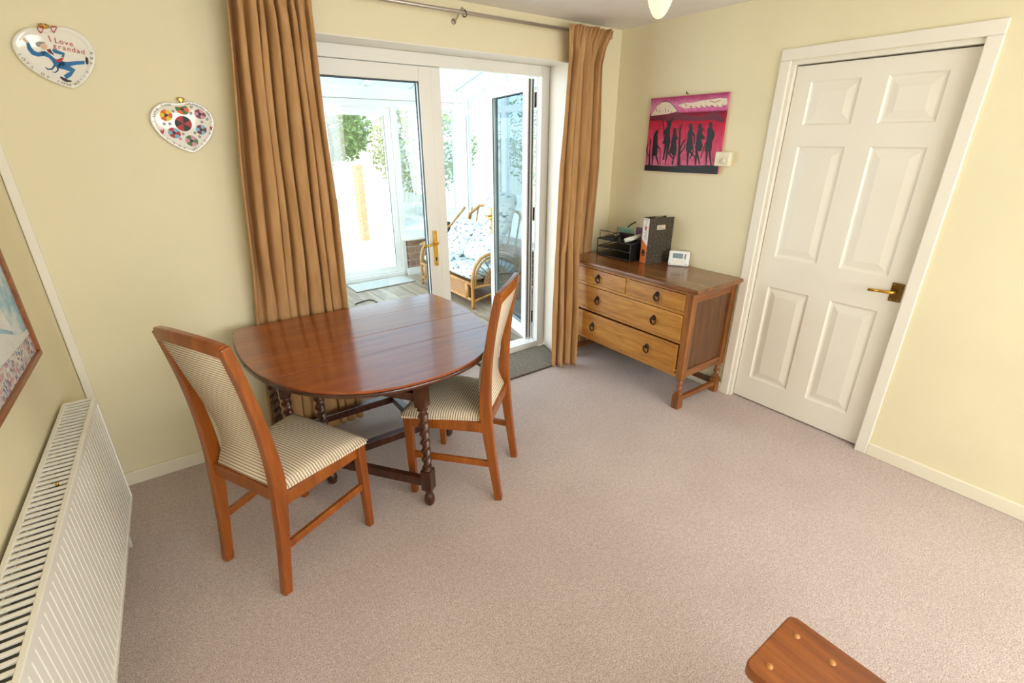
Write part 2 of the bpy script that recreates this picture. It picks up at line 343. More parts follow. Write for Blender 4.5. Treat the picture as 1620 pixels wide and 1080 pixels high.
# reveal linings of the french door opening
struct('trim_2', MB().box(OPL, OPR, .002, .2, OPT-.006, OPT), 'white')
mb = MB().box(OPR-.006, OPR, .002, .2, 0, OPT-.006); struct('trim_3', mb, 'white')
struct('trim_4', MB().box(OPL, OPL+.006, .002, .2, 0, OPT-.006), 'white')

# ---- white six panel door in the right wall
ar = thing('trim_5', (0, -1.64, 0), kind='structure')
for nm, y0, y1, z0, z1 in (('architrave', -1.246, -1.188, 0, 2.024), ('architrave', -2.093, -2.036, 0, 2.024), ('architrave', -2.093, -1.188, 2.024, 2.082)):
    part(nm, MB().box(-.018, 0, y0, y1, z0, z1), 'white', ar, bevel=.005, seg=3)
mb = MB(); mb.box(0, .12, -1.262, -1.232, 0, 2.022); mb.box(0, .12, -2.050, -2.038, 0, 2.022); mb.box(0, .12, -2.038, -1.262, 2.002, 2.022)
part('door_lining', mb, 'white', ar)
d1 = thing('door_1', (.03, -1.65, .006), kind='structure')
YA, YB, ZA, ZB = -1.266, -2.034, .010, 1.996
py = [(-1.350, -1.590), (-1.706, -1.938)]
pz = [(.168, .795), (.98, 1.60), (1.705, 1.918)]
mb = MB()
ys = [YA, py[0][0], py[0][1], py[1][0], py[1][1], YB]; zs = [ZA, *[q for p in pz for q in p], ZB]
for i in range(5):
    for j in range(len(zs)-1):
        if i in (1, 3) and j in (1, 3, 5): continue
        mb.poly([(.03, ys[i], zs[j]), (.03, ys[i+1], zs[j]), (.03, ys[i+1], zs[j+1]), (.03, ys[i], zs[j+1])])
mb.box(.045, .068, YB, YA, ZA, ZB)
for y0, y1 in ((YA, YA-.0005), (YB+.0005, YB)): mb.box(.03, .045, y0, y1, ZA, ZB)
mb.box(.03, .045, YB, YA, ZA, ZA+.0005); mb.box(.03, .045, YB, YA, ZB-.0005, ZB)
part('door_leaf', mb, 'white', d1)
for (a, b2) in py:
    for (z0, z1) in pz:
        loops = []
        for ins, dep in ((0, .030), (.008, .0385), (.014, .040), (.020, .040), (.052, .0325), (.055, .0318)):
            loops.append([(dep, a-ins, z0+ins), (dep, b2+ins, z0+ins), (dep, b2+ins, z1-ins), (dep, a-ins, z1-ins)])
        mb = MB(); vs = [p for l in loops for p in l]
        fs = [(k*4+q, k*4+(q+1) % 4, k*4+4+(q+1) % 4, k*4+4+q) for k in range(5) for q in range(4)]+[(20, 21, 22, 23)]
        mb.add(vs, fs); part('panel', mb, 'white', d1)
hd = part('door_handle', MB().box(.022, .030, -2.020, -1.968, .864, .960), 'agedbrass', d1, bevel=.002)
hd['label'] = 'aged brass lever handle on a square plate'
part('lever', MB().tube([(.024, -1.992, .918), (-.012, -1.992, .918), (-.022, -1.985, .918), (-.024, -1.955, .917), (-.024, -1.885, .912)], lambda i: (.010, .009, .009, .0085, .0075)[i], 10), 'brass', hd)
mb = MB()
for y in (-2.010, -1.978):
    for z in (.873, .951): mb.lathe((.0215, y, z), [(.0035, 0), (.0035, .001)], 8, 'x')
part('screw', mb, 'brass', hd)

# ---- french doors: outer frame, closed left leaf, open right leaf
FY0, FY1 = .20, .262
fr = thing('trim_6', (-1.39, .2, 0), kind='structure')
part('jamb', MB().box(OPR-.006, -.553, FY0, FY1, 0, OPT-.006), 'upvc', fr, bevel=.004)
part('jamb', MB().box(OPL+.006, OPL+.08, FY0, FY1, 0, OPT-.006), 'upvc', fr, bevel=.004)
part('head', MB().box(OPL+.08, -.553, FY0, FY1, 2.041, OPT-.006), 'upvc', fr, bevel=.004)
part('sill', MB().box(OPL+.08, -.553, FY0-.01, .31, -.02, .058), 'upvc', fr, bevel=.004)
mb = MB()
for z in (.2, 1.05, 1.85): mb.box(-.556, -.549, .262, .285, z, z+.1)
part('hinge', mb, 'gasket', fr)

def upvc_leaf(name, w, mtx, handle_side, tint='glass', handle_face=-1):
    """leaf in local coords: x 0..w from hinge to free edge, y 0..0.058 (0 is the room side), z .06 .. 2.038"""
    L = thing(name, (0, 0, 0), kind='structure'); L.matrix_world = mtx
    z0, z1, sw = .06, 2.038, .082
    P = lambda nm, mb, mat, par, bev=0: part(nm, mb, mat, par, local=True, bevel=bev)
    P('stile', MB().box(0, sw, 0, .058, z0, z1), 'upvc', L, .004); P('stile', MB().box(w-sw, w, 0, .058, z0, z1), 'upvc', L, .004)
    P('rail', MB().box(sw, w-sw, 0, .058, z1-sw, z1), 'upvc', L, .004); P('rail', MB().box(sw, w-sw, 0, .058, z0, z0+.11), 'upvc', L, .004)
    P('pane', MB().box(sw, w-sw, .026, .032, z0+.11, z1-sw), tint, L)
    mb = MB(); g = .006
    for y in (.008, .046):
        mb.box(sw, sw+g, y, y+.006, z0+.11, z1-sw); mb.box(w-sw-g, w-sw, y, y+.006, z0+.11, z1-sw)
        mb.box(sw, w-sw, y, y+.006, z1-sw-g, z1-sw); mb.box(sw, w-sw, y, y+.006, z0+.11, z0+.11+g)
    P('gasket', mb, 'gasket', L)
    hx = w-.040
    yf, sg = (0, -1) if handle_face < 0 else (.058, 1)
    h = P('door_handle', MB().box(hx-.014, hx+.014, yf, yf+sg*.010, .83, 1.07), 'brass', L, .003)
    P('lever', MB().tube([(hx, yf+sg*.008, .992), (hx, yf+sg*.048, .992), (hx-.012, yf+sg*.054, .991), (hx-.06, yf+sg*.054, .985), (hx-.115, yf+sg*.052, .978)], lambda i: (.010, .008, .008, .008, .007)[i], 10), 'brass', h)
    mb = MB()
    for z in (.842, 1.058): mb.lathe((hx, yf+sg*.010, z), [(.003, 0), (.003, sg*.0012)], 8, 'y')
    P('screw', mb, 'iron', h); P('keyhole', MB().box(hx-.004, hx+.004, yf+sg*.010, yf+sg*.012, .868, .892), 'black', h)
    return L
# closed leaf: hinge on the left jamb, free edge in the middle
l1 = upvc_leaf('door_2', .802, Matrix.Translation((OPL+.083, FY0+.002, 0)), 1)
l1.name = 'door_2'
part('meeting_stile', MB().box(-1.417, -1.352, FY0+.002, FY0+.064, .06, 2.038), 'upvc', l1, bevel=.004).location = Vector((0, 0, 0))-Vector((OPL+.083, FY0+.002, 0))
# open leaf: hinged on the right jamb, swung out into the conservatory past square
th = math.atan2(.82, .185)
l2 = upvc_leaf('door_3', .80, Matrix.Translation((-.562, .268, 0)) @ Matrix.Rotation(th, 4, 'Z'), 1, 'glasst', 1)
mb = MB()
mb.box(.804, .808, .02, .038, .2, 1.9); part('lock_strip', mb, 'steel', l2, local=True)
mb = MB(); mb.box(-.006, 0, .012, .020, .07, 2.03); mb.box(-.006, 0, .036, .046, .07, 2.03); part('edge_seal', mb, 'gasket', l2, local=True)

# ================================================================== CONSERVATORY
CX, CY = .56, 3.25
cf = thing('floor_conservatory', (-1.2, 1.7, -.05), kind='structure')
part('screed', MB().box(-3.2, .62, .3, 3.35, -.12, -.034), 'mortar', cf)
pw = .19; me_cache = {}
ix = 0
for k in range(20):
    x0 = -3.18+k*pw
    if x0 > .6: break
    y = .305-((k*.53) % 1.2)
    while y < 3.2:
        ya, yb = max(y, .305), min(y+1.2, 3.2); y += 1.2
        if yb-ya < .03: continue
        part('plank', MB().box(x0+.0022, x0+pw-.0022, ya+.002, yb-.002, -.034, -.02), 'plank%d' % ((k*3+ix) % 4), cf); ix += 1
def brick_wall(name, p0, p1, z0, z1, thick):
    """dwarf wall from p0 to p1 (axis aligned), bricks proud of recessed mortar"""
    p0, p1 = Vector(p0), Vector(p1); d = (p1-p0); L = d.length; d.normalize(); n = Vector((d.y, -d.x, 0)); root = thing(name, ((p0+p1)/2), kind='structure')
    ang = math.atan2(d.y, d.x); mt = Matrix.Translation(p0) @ Matrix.Rotation(ang, 4, 'Z')
    part('mortar_core', MB().box(0, L, .006, thick-.006, z0, z1, mt), 'mortar', root)
    rows = int((z1-z0)/.075); h = (z1-z0)/rows; bmesh_ = {}
    for r in range(rows):
        x = -(.1125 if r % 2 else 0)
        while x < L-.01:
            a, b_ = max(0, x), min(L, x+.215); x += .225
            if b_-a < .02: continue
            part('brick', MB().box(a, b_, 0, thick, z0+r*h+.005, z0+(r+1)*h-.005, mt), 'brick', root)
    return root
brick_wall('wall_conservatory_front', (-.37, CY-.1, 0), (CX, CY-.1, 0), 0.0, .43, .2)
brick_wall('wall_conservatory_side', (CX, CY-.1, 0), (CX, .3, 0), 0.0, .43, .12)
struct('baseboard_conservatory', MB().box(-.40, CX, CY-.118, CY-.1, -.02, .07), 'upvc')
struct('trim_7', MB().box(-.40, CX, CY-.13, CY+.1, .43, .46), 'upvc', bevel=.005)
struct('trim_8', MB().box(CX-.03, CX+.15, .3, CY-.13, .43, .46), 'upvc', bevel=.005)
# front glazing
w1 = thing('window_1', (0, CY, .46), kind='structure')
for nm, x0, x1, z0, z1 in (('post', CX-.13, CX, .46, 2.2), ('post', -.43, -.35, -.02, 1.99), ('rail', -.35, CX-.13, .46, .53), ('mullion', .06, .12, .53, 1.99)):
    part(nm, MB().box(x0, x1, CY-.05, CY+.03, z0, z1), 'upvc', w1, bevel=.004)
part('eaves_beam', MB().box(-3.2, CX-.13, CY-.05, CY+.05, 1.99, 2.07), 'upvc', w1, bevel=.004)
part('eaves_beam', MB().box(-3.2, CX, CY-.08, CY+.08, 2.075, 2.20), 'upvc', w1, bevel=.004)
for x0, x1 in ((-.35, .06), (.12, CX-.13)): part('pane', MB().box(x0, x1, CY-.01, CY-.004, .53, 1.99), 'glasst', w1)
# front garden door and the glazing left of it
d4 = thing('door_4', (-.85, CY, 0), kind='structure')
for nm, x0, x1, z0, z1 in (('stile', -1.27, -1.19, .03, 1.985), ('stile', -.515, -.435, .03, 1.985), ('rail', -1.19, -.515, 1.905, 1.985), ('rail', -1.19, -.515, .03, .11)):
    part(nm, MB().box(x0, x1, CY-.04, CY+.02, z0, z1), 'upvc', d4, bevel=.004)
part('pane', MB().box(-1.19, -.515, CY-.01, CY-.004, .11, 1.905), 'glass', d4)
part('threshold', MB().box(-1.30, -.43, CY-.08, CY+.06, -.03, .028), 'upvc', d4)
part('gasket', MB().box(-.522, -.515, CY-.036, CY-.03, .11, 1.905), 'gasket', d4)
w4 = thing('window_4', (-2.2, CY, 0), kind='structure')
for x in (-3.2, -2.25, -1.34): part('post', MB().box(x, x+.065, CY-.05, CY+.03, -.02, 1.99), 'upvc', w4)
for x0, x1 in ((-3.135, -2.25), (-2.185, -1.34)): part('pane', MB().box(x0, x1, CY-.01, CY-.004, 0, 1.99), 'glass', w4)
# side glazing with sloping head under the lean-to roof
rz_ = lambda y: 2.20+(CY-y)*.24
w2 = thing('window_2', (CX, 1.8, .46), kind='structure')
posts = [.31, 1.28, 2.25, 3.12]
for y in posts: part('post', MB().prism([(CX, y, .46), (CX, y+.08, .46), (CX, y+.08, rz_(y+.08)-.06), (CX, y, rz_(y)-.06)], (.07, 0, 0)), 'upvc', w2, bevel=.003)
part('head_rail', MB().prism([(CX-.02, .31, rz_(.31)-.12), (CX-.02, CY, rz_(CY)-.12), (CX-.02, CY, rz_(CY)), (CX-.02, .31, rz_(.31))], (.1, 0, 0)), 'upvc', w2, bevel=.003)
for a, b_ in zip(posts[:-1], posts[1:]):
    a += .08
    part('transom', MB().box(CX, CX+.07, a, b_, 1.93, 2.0), 'upvc', w2, bevel=.003)
    part('bottom_rail', MB().box(CX, CX+.07, a, b_, .46, .53), 'upvc', w2, bevel=.003)
    part('pane', MB().box(CX+.03, CX+.036, a, b_, .53, 1.93), 'glasst', w2)
    part('top_pane', MB().prism([(CX+.03, a, 2.0), (CX+.03, b_, 2.0), (CX+.03, b_, rz_(b_)-.12), (CX+.03, a, rz_(a)-.12)], (.006, 0, 0)), 'glasst', w2)
part('gasket', MB().box(CX-.004, CX, 2.33, 2.338, .53, 1.93), 'gasket', w2)
part('gasket', MB().box(CX-.004, CX, 3.115, 3.122, .53, 1.93), 'gasket', w2)
# lean-to roof
rf = thing('ceiling_conservatory', (-1.3, 1.7, 2.3), kind='structure')
xs = [-3.2+.625*i for i in range(7)]
for x in xs:
    part('glazing_bar', MB().prism([(x-.03, .3, rz_(.3)-.01), (x-.03, CY+.1, rz_(CY+.1)-.01), (x-.03, CY+.1, rz_(CY+.1)+.05), (x-.03, .3, rz_(.3)+.05)], (.06, 0, 0)), 'upvc', rf, bevel=.003)
for a, b_ in zip(xs[:-1], xs[1:]):
    part('roof_sheet', MB().prism([(a+.03, .3, rz_(.3)+.02), (a+.03, CY+.1, rz_(CY+.1)+.02), (a+.03, CY+.1, rz_(CY+.1)+.03), (a+.03, .3, rz_(.3)+.03)], (.565, 0, 0)), 'roofsheet', rf)

# ---- mats
def mat_thing(name, pts, z, th_, body, edge, label):
    o = thing(name, (sum(p[0] for p in pts)/4, sum(p[1] for p in pts)/4, z), label, 'mat')
    c = Vector((o.location.x, o.location.y))
    part('backing', MB().prism([(p[0], p[1], z) for p in pts], (0, 0, th_*.6)), edge, o)
    q = [c+(Vector(p)-c)*.96 for p in pts]
    part('pile', MB().prism([(p.x, p.y, z+th_*.5) for p in q], (0, 0, th_*.5)), body, o); return o
mat_thing('doormat', [(-1.17, -.19), (-.60, -.19), (-.487, .185), (-1.165, .185)], .001, .012, 'mat', 'matedge', 'dark grey ribbed doormat on the carpet in front of the open french door')
mat_thing('doormat', [(-1.25, 2.72), (-.46, 2.78), (-.47, 3.12), (-1.25, 3.08)], -.019, .012, 'matpale', 'mat', 'pale grey mat on the conservatory floor inside the garden door')
mat_thing('doormat', [(-1.3, 3.42), (-.5, 3.42), (-.5, 4.05), (-1.3, 4.05)], -.059, .012, 'matpale', 'mat', 'pale grey mat lying outside the conservatory garden door')

# ---- rattan sofa facing the left
SX, SY0, SY1, FL = -.44, 1.42, 2.62, -.02
so = thing('rattan_sofa', (-.1, 2.0, FL), 'honey cane rattan sofa with arched fan arms in the conservatory', 'sofa')
def arch(y):
    pts = [(SX, y, FL), (SX, y, .2), (SX+.005, y, .33), (SX+.04, y, .43), (SX+.12, y, .51), (SX+.25, y, .54), (SX+.42, y, .52), (SX+.55, y, .44), (SX+.61, y, .32), (SX+.62, y, .15), (SX+.62, y, FL)]
    out = []
    for i in range(len(pts)-1):
        a, b_ = Vector(pts[i]), Vector(pts[i+1])
        p0 = Vector(pts[max(0, i-1)]); p3 = Vector(pts[min(len(pts)-1, i+2)])
        for k in range(4):
            t_ = k/4; out.append(.5*((2*a)+(b_-p0)*t_+(2*p0-5*a+4*b_-p3)*t_*t_+(3*a-p0-3*b_+p3)*t_**3))
    return out+[Vector(pts[-1])]
for y in (SY0, SY1):
    ap = part('arm', MB().tube(arch(y), .018, 8), 'cane', so)
    part('arm_rod', MB().tube([p+Vector((.034, 0, -.030)) if p.z > .1 and p.x < -.1 else p+Vector((-.03, 0, -.03)) for p in arch(y)[5:-8]], .011, 8), 'cane', ap)
    fan = MB()
    for k in range(11):
        a = PI*(k+.5)/11; fan.tube([(SX+.31-.06*math.cos(a), y, .23+.04*math.sin(a)), (SX+.31-.27*math.cos(a), y, .25+.26*math.sin(a))], .0045, 5)
    part('fan_spoke', fan, 'iron', ap)
    part('fan_centre', MB().prism([(SX+.31-.17*math.cos(PI*k/12), y-.006, .21+.20*math.sin(PI*k/12)) for k in range(13)], (0, .012, 0)), 'weave', ap)
    part('arm_rail', MB().tube([(SX, y, .21), (SX+.62, y, .21)], .014), 'cane', so)
    part('brace', MB().tube([(SX, y, .06), (SX+.2, y, .10), (SX+.42, y, .10), (SX+.62, y, .06)], .013), 'cane', so)
for z in (.245, .075): part('front_rail', MB().tube([(SX, SY0, z), (SX, SY1, z)], .016), 'cane', so)
for y in (SY0+.11, SY1-.11): part('front_post', MB().tube([(SX, y, .075), (SX, y, .245)], .022), 'cane', so)
part('front_panel', MB().box(SX-.004, SX+.008, SY0+.13, SY1-.13, .085, .235), 'weave', so)
part('seat_base', MB().box(SX+.02, SX+.64, SY0+.03, SY1-.03, .20, .23), 'weave', so)
bk = MB()
for k in range(9):
    y = SY0+.02+(SY1-SY0-.04)*k/8; bk.tube([(SX+.55, y, .2), (SX+.68, y, .58), (SX+.74, y, .86+.06*math.sin(PI*k/8))], .012, 6)
part('back_cane', bk, 'cane', so)
part('back_frame', MB().tube([(SX+.58, SY1+.02, FL), (SX+.60, SY1+.01, .35), (SX+.70, SY1-.02, .78), (SX+.74, SY1-.2, .90), (SX+.75, (SY0+SY1)/2, .93), (SX+.74, SY0+.2, .90), (SX+.70, SY0+.02, .78), (SX+.60, SY0-.01, .35), (SX+.58, SY0-.02, FL)], .018), 'cane', so)
part('side_wing', MB().tube([(SX+.02, SY1+.03, .46), (SX+.2, SY1+.03, .53), (SX+.45, SY1+.03, .66), (SX+.66, SY1+.02, .86)], .016), 'cane', so)
for k, y in enumerate((SY0+.31, SY1-.31)):
    c_ = part('cushion', MB().pillow((SX+.31, y, .318), .31, .285, .085, None, .22), 'cushion'); tag(c_, 'leaf print seat cushion on the %s half of the rattan sofa' % ('near' if k == 0 else 'far'), 'cushion', 'leaf print sofa cushions')
rr = Matrix.Rotation(math.radians(-62), 3, 'Y')
for k, (x, y, z, a, lab) in enumerate(((SX+.40, SY0+.38, .575, -52, 'leaf print cushion leaning on the near half of the rattan sofa back'), (SX+.40, SY1-.30, .575, -52, 'leaf print cushion leaning on the far half of the rattan sofa back'), (SX+.56, SY0+.34, .90, -70, 'leaf print cushion propped highest on the rattan sofa'))):
    c_ = part('cushion', MB().pillow((x, y, z), .23, .26, .085, Matrix.Rotation(math.radians(a), 3, 'Y'), .35), 'cushion'); tag(c_, lab, 'cushion', 'leaf print sofa cushions')
# speaker on the conservatory sill
p = ony(712, 366, CY-.2)
sp_ = thing('speaker', (p.x, CY-.04, .46), 'small black speaker standing on the conservatory window sill', 'speaker')
part('body', MB().box(p.x-.05, p.x+.05, CY-.13, CY-.052, .46, .62), 'speaker', sp_, bevel=.006); part('grille', MB().box(p.x-.04, p.x+.04, CY-.135, CY-.13, .475, .605), 'black', sp_)
# thin cable on conservatory floor
cb = [onz(562, 481, -.013), onz(572, 477, -.013), onz(584, 474, -.013), onz(592, 475, -.013), onz(600, 481, -.013)]
tag(part('cable', MB().tube(cb, .006, 6), 'iron'), 'short brown cable curled on the conservatory floor beside the table', 'cable')

# ================================================================== GARDEN
struct('ground', MB().box(-12, 14, 3.36, 30, -.3, -.06), 'patio')
def tree(name, c, r, h, n, mat, label, trunk=.08, vf=.42):
    o = thing(name, c, label, 'tree', 'garden greenery beyond the conservatory'); rnd = random.Random(hash(label) % 999 if False else int(c[0]*100+c[1]*7))
    part('trunk', MB().tube([(c[0], c[1], c[2]), (c[0]+.05, c[1], c[2]+h*.7)], trunk, 8), 'bark', o)
    mb = MB()
    for _ in range(n):
        a, ph, q = rnd.uniform(0, 2*PI), rnd.uniform(-1, 1), rnd.uniform(.4, 1)**.5
        s_ = math.sqrt(1-ph*ph); p = Vector((c[0]+r*q*s_*math.cos(a), c[1]+r*q*s_*math.sin(a), c[2]+h*.6+h*vf*q*ph))
        u = Vector((rnd.gauss(0, 1), rnd.gauss(0, 1), rnd.gauss(0, 1))).normalized(); w = u.orthogonal().normalized(); L = rnd.uniform(.06, .13)
        mb.add([p, p+u*L*.5+w*L*.3, p+u*L, p+u*L*.5-w*L*.3], [(0, 1, 2, 3)])
    f = part('foliage', mb, mat, o); f['kind'] = 'stuff'; return o
tp_ = ony(532, 205, 7.2)
tree('garden_tree', (tp_.x-.25, 7.2, -.06), 0.85, 3.2, 5200, 'leaf', 'dense green tree seen through the left french door pane', vf=.21)
tree('garden_bush', (2.6, 8.6, -.06), 1.3, 2.6, 3800, 'leaf2', 'olive bush far behind the conservatory corner post')
tree('garden_bush', (5.6, 7.6, -.06), 1.3, 2.9, 3400, 'leaf', 'green bush behind the conservatory side windows')
gp = ony(571, 290, 6.0)
bw = thing('garden_pier', (gp.x, 6.1, -.06), 'narrow orange brick garden pier outside the conservatory door', 'pier')
part('mortar_core', MB().box(gp.x-.05, gp.x+.05, 6.01, 6.2, -.06, 1.30), 'mortar', bw)
for r in range(17): part('brick', MB().box(gp.x-.055, gp.x+.055, 6.0, 6.21, -.055+r*.077, .01+r*.077), 'redbrick', bw)
fe = thing('garden_fence', (3, 11, -.06), 'wooden board fence coloured white for glare at the end of the garden', 'fence')
for k in range(60): part('board', MB().box(-3+k*.2, -2.81+k*.2, 10.98+.01*(k % 2), 11.0+.01*(k % 2), -.06, 1.7), 'fence', fe)

# ================================================================== CURTAINS
def fold(s, n, ph):
    a = 2*PI*n*(s+.022*math.sin(2*PI*2.3*s+ph)+.014*math.sin(2*PI*5.1*s+1.3*ph))
    return a
def curtain_panel(name, parent, zt, zb, Lf, Rf, n, amp, ph, nu, nv=70):
    """Lf/Rf(z) -> (x,y) of the two edges; deep folds, gathered tight under a ruffled heading"""
    def fn(u, v):
        z = zt+(zb-zt)*v; L = Vector(Lf(z)); R = Vector(Rf(z)); d = R-L; w = d.length; d.normalize(); nrm = Vector((d.y, -d.x))
        dep = zt-z
        head = math.exp(-((dep-.085)/.03)**2)           # pinched by the heading tape
        a = fold(u, n, ph)+.10*math.sin(1.1*z+ph)*math.sin(9*u)
        var = .72+.28*math.sin(2*PI*1.7*u+ph*1.7)        # some folds deeper than others
        am = amp(z)*var*(1-.5*head)
        f = math.sin(a)+.10*math.sin(3*a+ph)
        if dep < .16: f = f*(.5+.5*dep/.16)+.75*math.sin(2*a+ph)*(1-dep/.16)
        edge = min(1, 8*u, 8*(1-u))
        su = u-edge*(.12*math.cos(a)+.055*math.sin(2*a))/n*min(1, dep/.3)
        p = L+d*(w*su)+nrm*(am*f)+d*(.0025*math.sin(7*z+ph+11*u))
        return (p.x, p.y, z)
    return part(name, MB().grid(fn, nu, nv), 'curtain', parent, solid=.004)
def lerp_tab(tab):
    def f(z):
        for (z0, a), (z1, b_) in zip(tab[:-1], tab[1:]):
            if z0 >= z >= z1:
                k = (z0-z)/(z0-z1); return tuple(a[i]+(b_[i]-a[i])*k for i in range(len(a)))
        return tab[-1][1] if z < tab[-1][0] else tab[0][1]
    return f
c1 = thing('curtain', (-2.35, -.09, 0), 'tan velour curtain gathered to the left of the french doors behind the table', 'curtain')
curtain_panel('drape', c1, 2.30, .012, lerp_tab([(2.30, (-2.505, -.128)), (2.18, (-2.515, -.105)), (1.9, (-2.545, -.09)), (1.55, (-2.582, -.085)), (.76, (-2.650, -.062)), (0, (-2.70, -.060))]),
    lerp_tab([(2.30, (-2.165, -.128)), (2.18, (-2.165, -.105)), (1.0, (-2.165, -.085)), (.76, (-2.165, -.062)), (0, (-2.165, -.066))]), 8.3, lambda z: .052 if z > 1.05 else (.052-.028*min(1, (1.05-z)/.25)), .6, 420)
c2 = thing('curtain', (-.5, -.1, 0), 'tan velour curtain hanging to the right of the french doors beside the dresser', 'curtain')
curtain_panel('drape', c2, 2.30, .010, lerp_tab([(2.30, (-.615, -.128)), (2.18, (-.585, -.105)), (2.1, (-.578, -.09)), (1.45, (-.625, -.092)), (.87, (-.665, -.125)), (.4, (-.705, -.17)), (0, (-.715, -.185))]),
    lerp_tab([(2.30, (-.39, -.128)), (2.18, (-.40, -.105)), (2.1, (-.405, -.09)), (1.3, (-.405, -.10)), (.95, (-.46, -.155)), (.84, (-.505, -.22)), (.4, (-.52, -.262)), (0, (-.525, -.268))]), 3.6, lambda z: .042, 2.1, 240)
curtain_panel('drape', c2, 2.30, .03, lerp_tab([(2.30, (-.40, -.126)), (2.18, (-.405, -.10)), (2.1, (-.41, -.08)), (1.3, (-.41, -.066)), (.82, (-.40, -.04)), (0, (-.40, -.036))]),
    lerp_tab([(2.30, (-.218, -.126)), (2.18, (-.262, -.10)), (2.1, (-.265, -.08)), (1.45, (-.222, -.066)), (.82, (-.215, -.04)), (0, (-.215, -.036))]), 3.2, lambda z: .036 if z > 1.2 else .036-.024*min(1, (1.2-z)/.3), 4.0, 190)
rod = thing('curtain_pole', (-1.4, -.1, 2.27), 'thin steel curtain pole above the french doors', 'curtain pole')
part('pole', MB().tube([(-2.72, -.1, 2.271), (-.235, -.1, 2.271)], .0095, 12), 'steel', rod)
for x in (-2.735, -.222): part('finial', MB().lathe((x, -.1, 2.271), [(.004, -.02), (.016, -.014), (.021, 0), (.016, .014), (.004, .02)], 14, 'x'), 'steel', rod)
for x in (-1.36, -2.66):
    br = part('bracket', MB().tube([(x, 0, 2.245), (x, -.03, 2.248), (x, -.07, 2.275), (x, -.1, 2.292), (x, -.118, 2.279)], .005, 8), 'steel', rod)
    part('wall_plate', MB().lathe((x, -.004, 2.243), [(.014, -.004), (.014, .004)], 12, 'y'), 'steel', br)
part('ring', MB().tube([(-1.345+.004*math.sin(a*2), -.1+.017*math.cos(a), 2.268+.017*math.sin(a)) for a in [2*PI*k/18 for k in range(18)]], .0025, 6, True), 'iron', rod)

# ================================================================== GATE-LEG TABLE
TC = Vector((-2.218, -.42)); TA, TBB = .580, .766; TZ = .75
def outline(sc=0.0, n=120):
    pts = []
    for k in range(n):
        a = 2*PI*k/n; e = 2/2.3
        pts.append(Vector((TC.x+(TA+sc)*math.copysign(abs(math.cos(a))**e, math.cos(a)), TC.y+(TBB+sc)*math.copysign(abs(math.sin(a))**e, math.sin(a)))))
    return pts
def clip(pts, y0, y1):
    def half(ps, y, s):
        out = []
        for a, b_ in zip(ps, ps[1:]+ps[:1]):
            ia, ib = s*(a.y-y) >= 0, s*(b_.y-y) >= 0
            if ia: out.append(a)
            if ia != ib: k = (y-a.y)/(b_.y-a.y); out.append(a+(b_-a)*k)
        return out
    return half(half(pts, y0, 1), y1, -1)
tb = thing('gateleg_table', (TC.x, -.6, 0), 'polished mahogany gateleg table with barley twist legs, one leaf raised', 'table')
BK = -.118
bounds = [(-.329, BK, 'top_board'), (-.579, -.3304, 'top_board'), (-.809, -.5825, 'leaf_board'), (-1.30, -.8106, 'leaf_board')]
for y0, y1, nm in bounds:
    o = part(nm, MB().prism([(p.x, p.y, TZ-.011) for p in clip(outline(-.006), y0, y1)], (0, 0, .011)), 'tabletop', tb, bevel=.0007)
    part('moulded_edge', MB().prism([(p.x, p.y, TZ-.028) for p in clip(outline(0), y0, y1)], (0, 0, .0165)), 'tableedge', o, bevel=.005)
part('hanging_leaf', MB().prism([(TC.x+x, BK+.002, z) for x, z in ((-.555, .728), (.555, .728), (.54, .62), (.49, .50), (.40, .42), (.25, .37), (0, .352), (-.25, .37), (-.40, .42), (-.49, .50), (-.54, .62))], (0, .016, 0)), 'tableedge', tb)
def twist_leg(x, y, zb, zt, rz=0, top=True, name='leg'):
    mb = MB(); R = Matrix.Translation((x, y, 0)) @ Matrix.Rotation(rz, 4, 'Z'); hb = .026
    if top: mb.box(-hb, hb, -hb, hb, .545, zt, R)
    mb.box(-hb, hb, -hb, hb, .095, .205, R)
    mb.lathe((x, y, 0), [(.012, 0), (.022, .012), (.026, .032), (.023, .055), (.014, .068), (.020, .080), (.022, .096)], 16)
    for z0 in (.205, .525): mb.lathe((x, y, z0), [(.024, 0), (.024, .006), (.017, .010), (.022, .016), (.017, .02)], 16)
    k, n, za, zb2 = 20, 56, .222, .530; vs = []
    for i in range(n+1):
        z = za+(zb2-za)*i/n
        for q in range(k):
            a = 2*PI*q/k; r = .0185+.0062*math.cos(2*a-2*PI*(z-za)/.046*1.0); vs.append((x+r*math.cos(a), y+r*math.sin(a), z))
    mb.add(vs, [(i*k+q, i*k+(q+1) % k, (i+1)*k+(q+1) % k, (i+1)*k+q) for i in range(n) for q in range(k)], True)
    return part(name, mb, 'tableleg', tb, bevel=.002)
LX0, LX1, LY0, LY1 = -2.655, -1.825, -.155, -.560
for x in (LX0, LX1):
    for y in (LY0, LY1): twist_leg(x, y, 0, .725)
for y in (LY0, LY1):
    part('apron', MB().box(LX0, LX1, y-.010, y+.010, .625, .724), 'tableleg', tb); part('stretcher', MB().box(LX0, LX1, y-.020, y+.020, .105, .150), 'tableleg', tb, bevel=.003)
for x in (LX0, LX1):
    part('apron', MB().box(x-.010, x+.010, LY1, LY0, .625, .724), 'tableleg', tb); part('stretcher', MB().box(x-.020, x+.020, LY1, LY0, .105, .150), 'tableleg', tb, bevel=.003)
part('cross_stretcher', MB().box(-2.01, -1.97, LY1, LY0, .105, .149), 'tableleg', tb, bevel=.003)
GX, GY, PX_, PY_ = -2.186, -1.030, -2.52, -.585
twist_leg(GX, GY, 0, .725, math.atan2(GY-PY_, GX-PX_), name='gate_leg'); twist_leg(PX_, PY_-.012, 0, .62, math.atan2(GY-PY_, GX-PX_), name='gate_pivot')
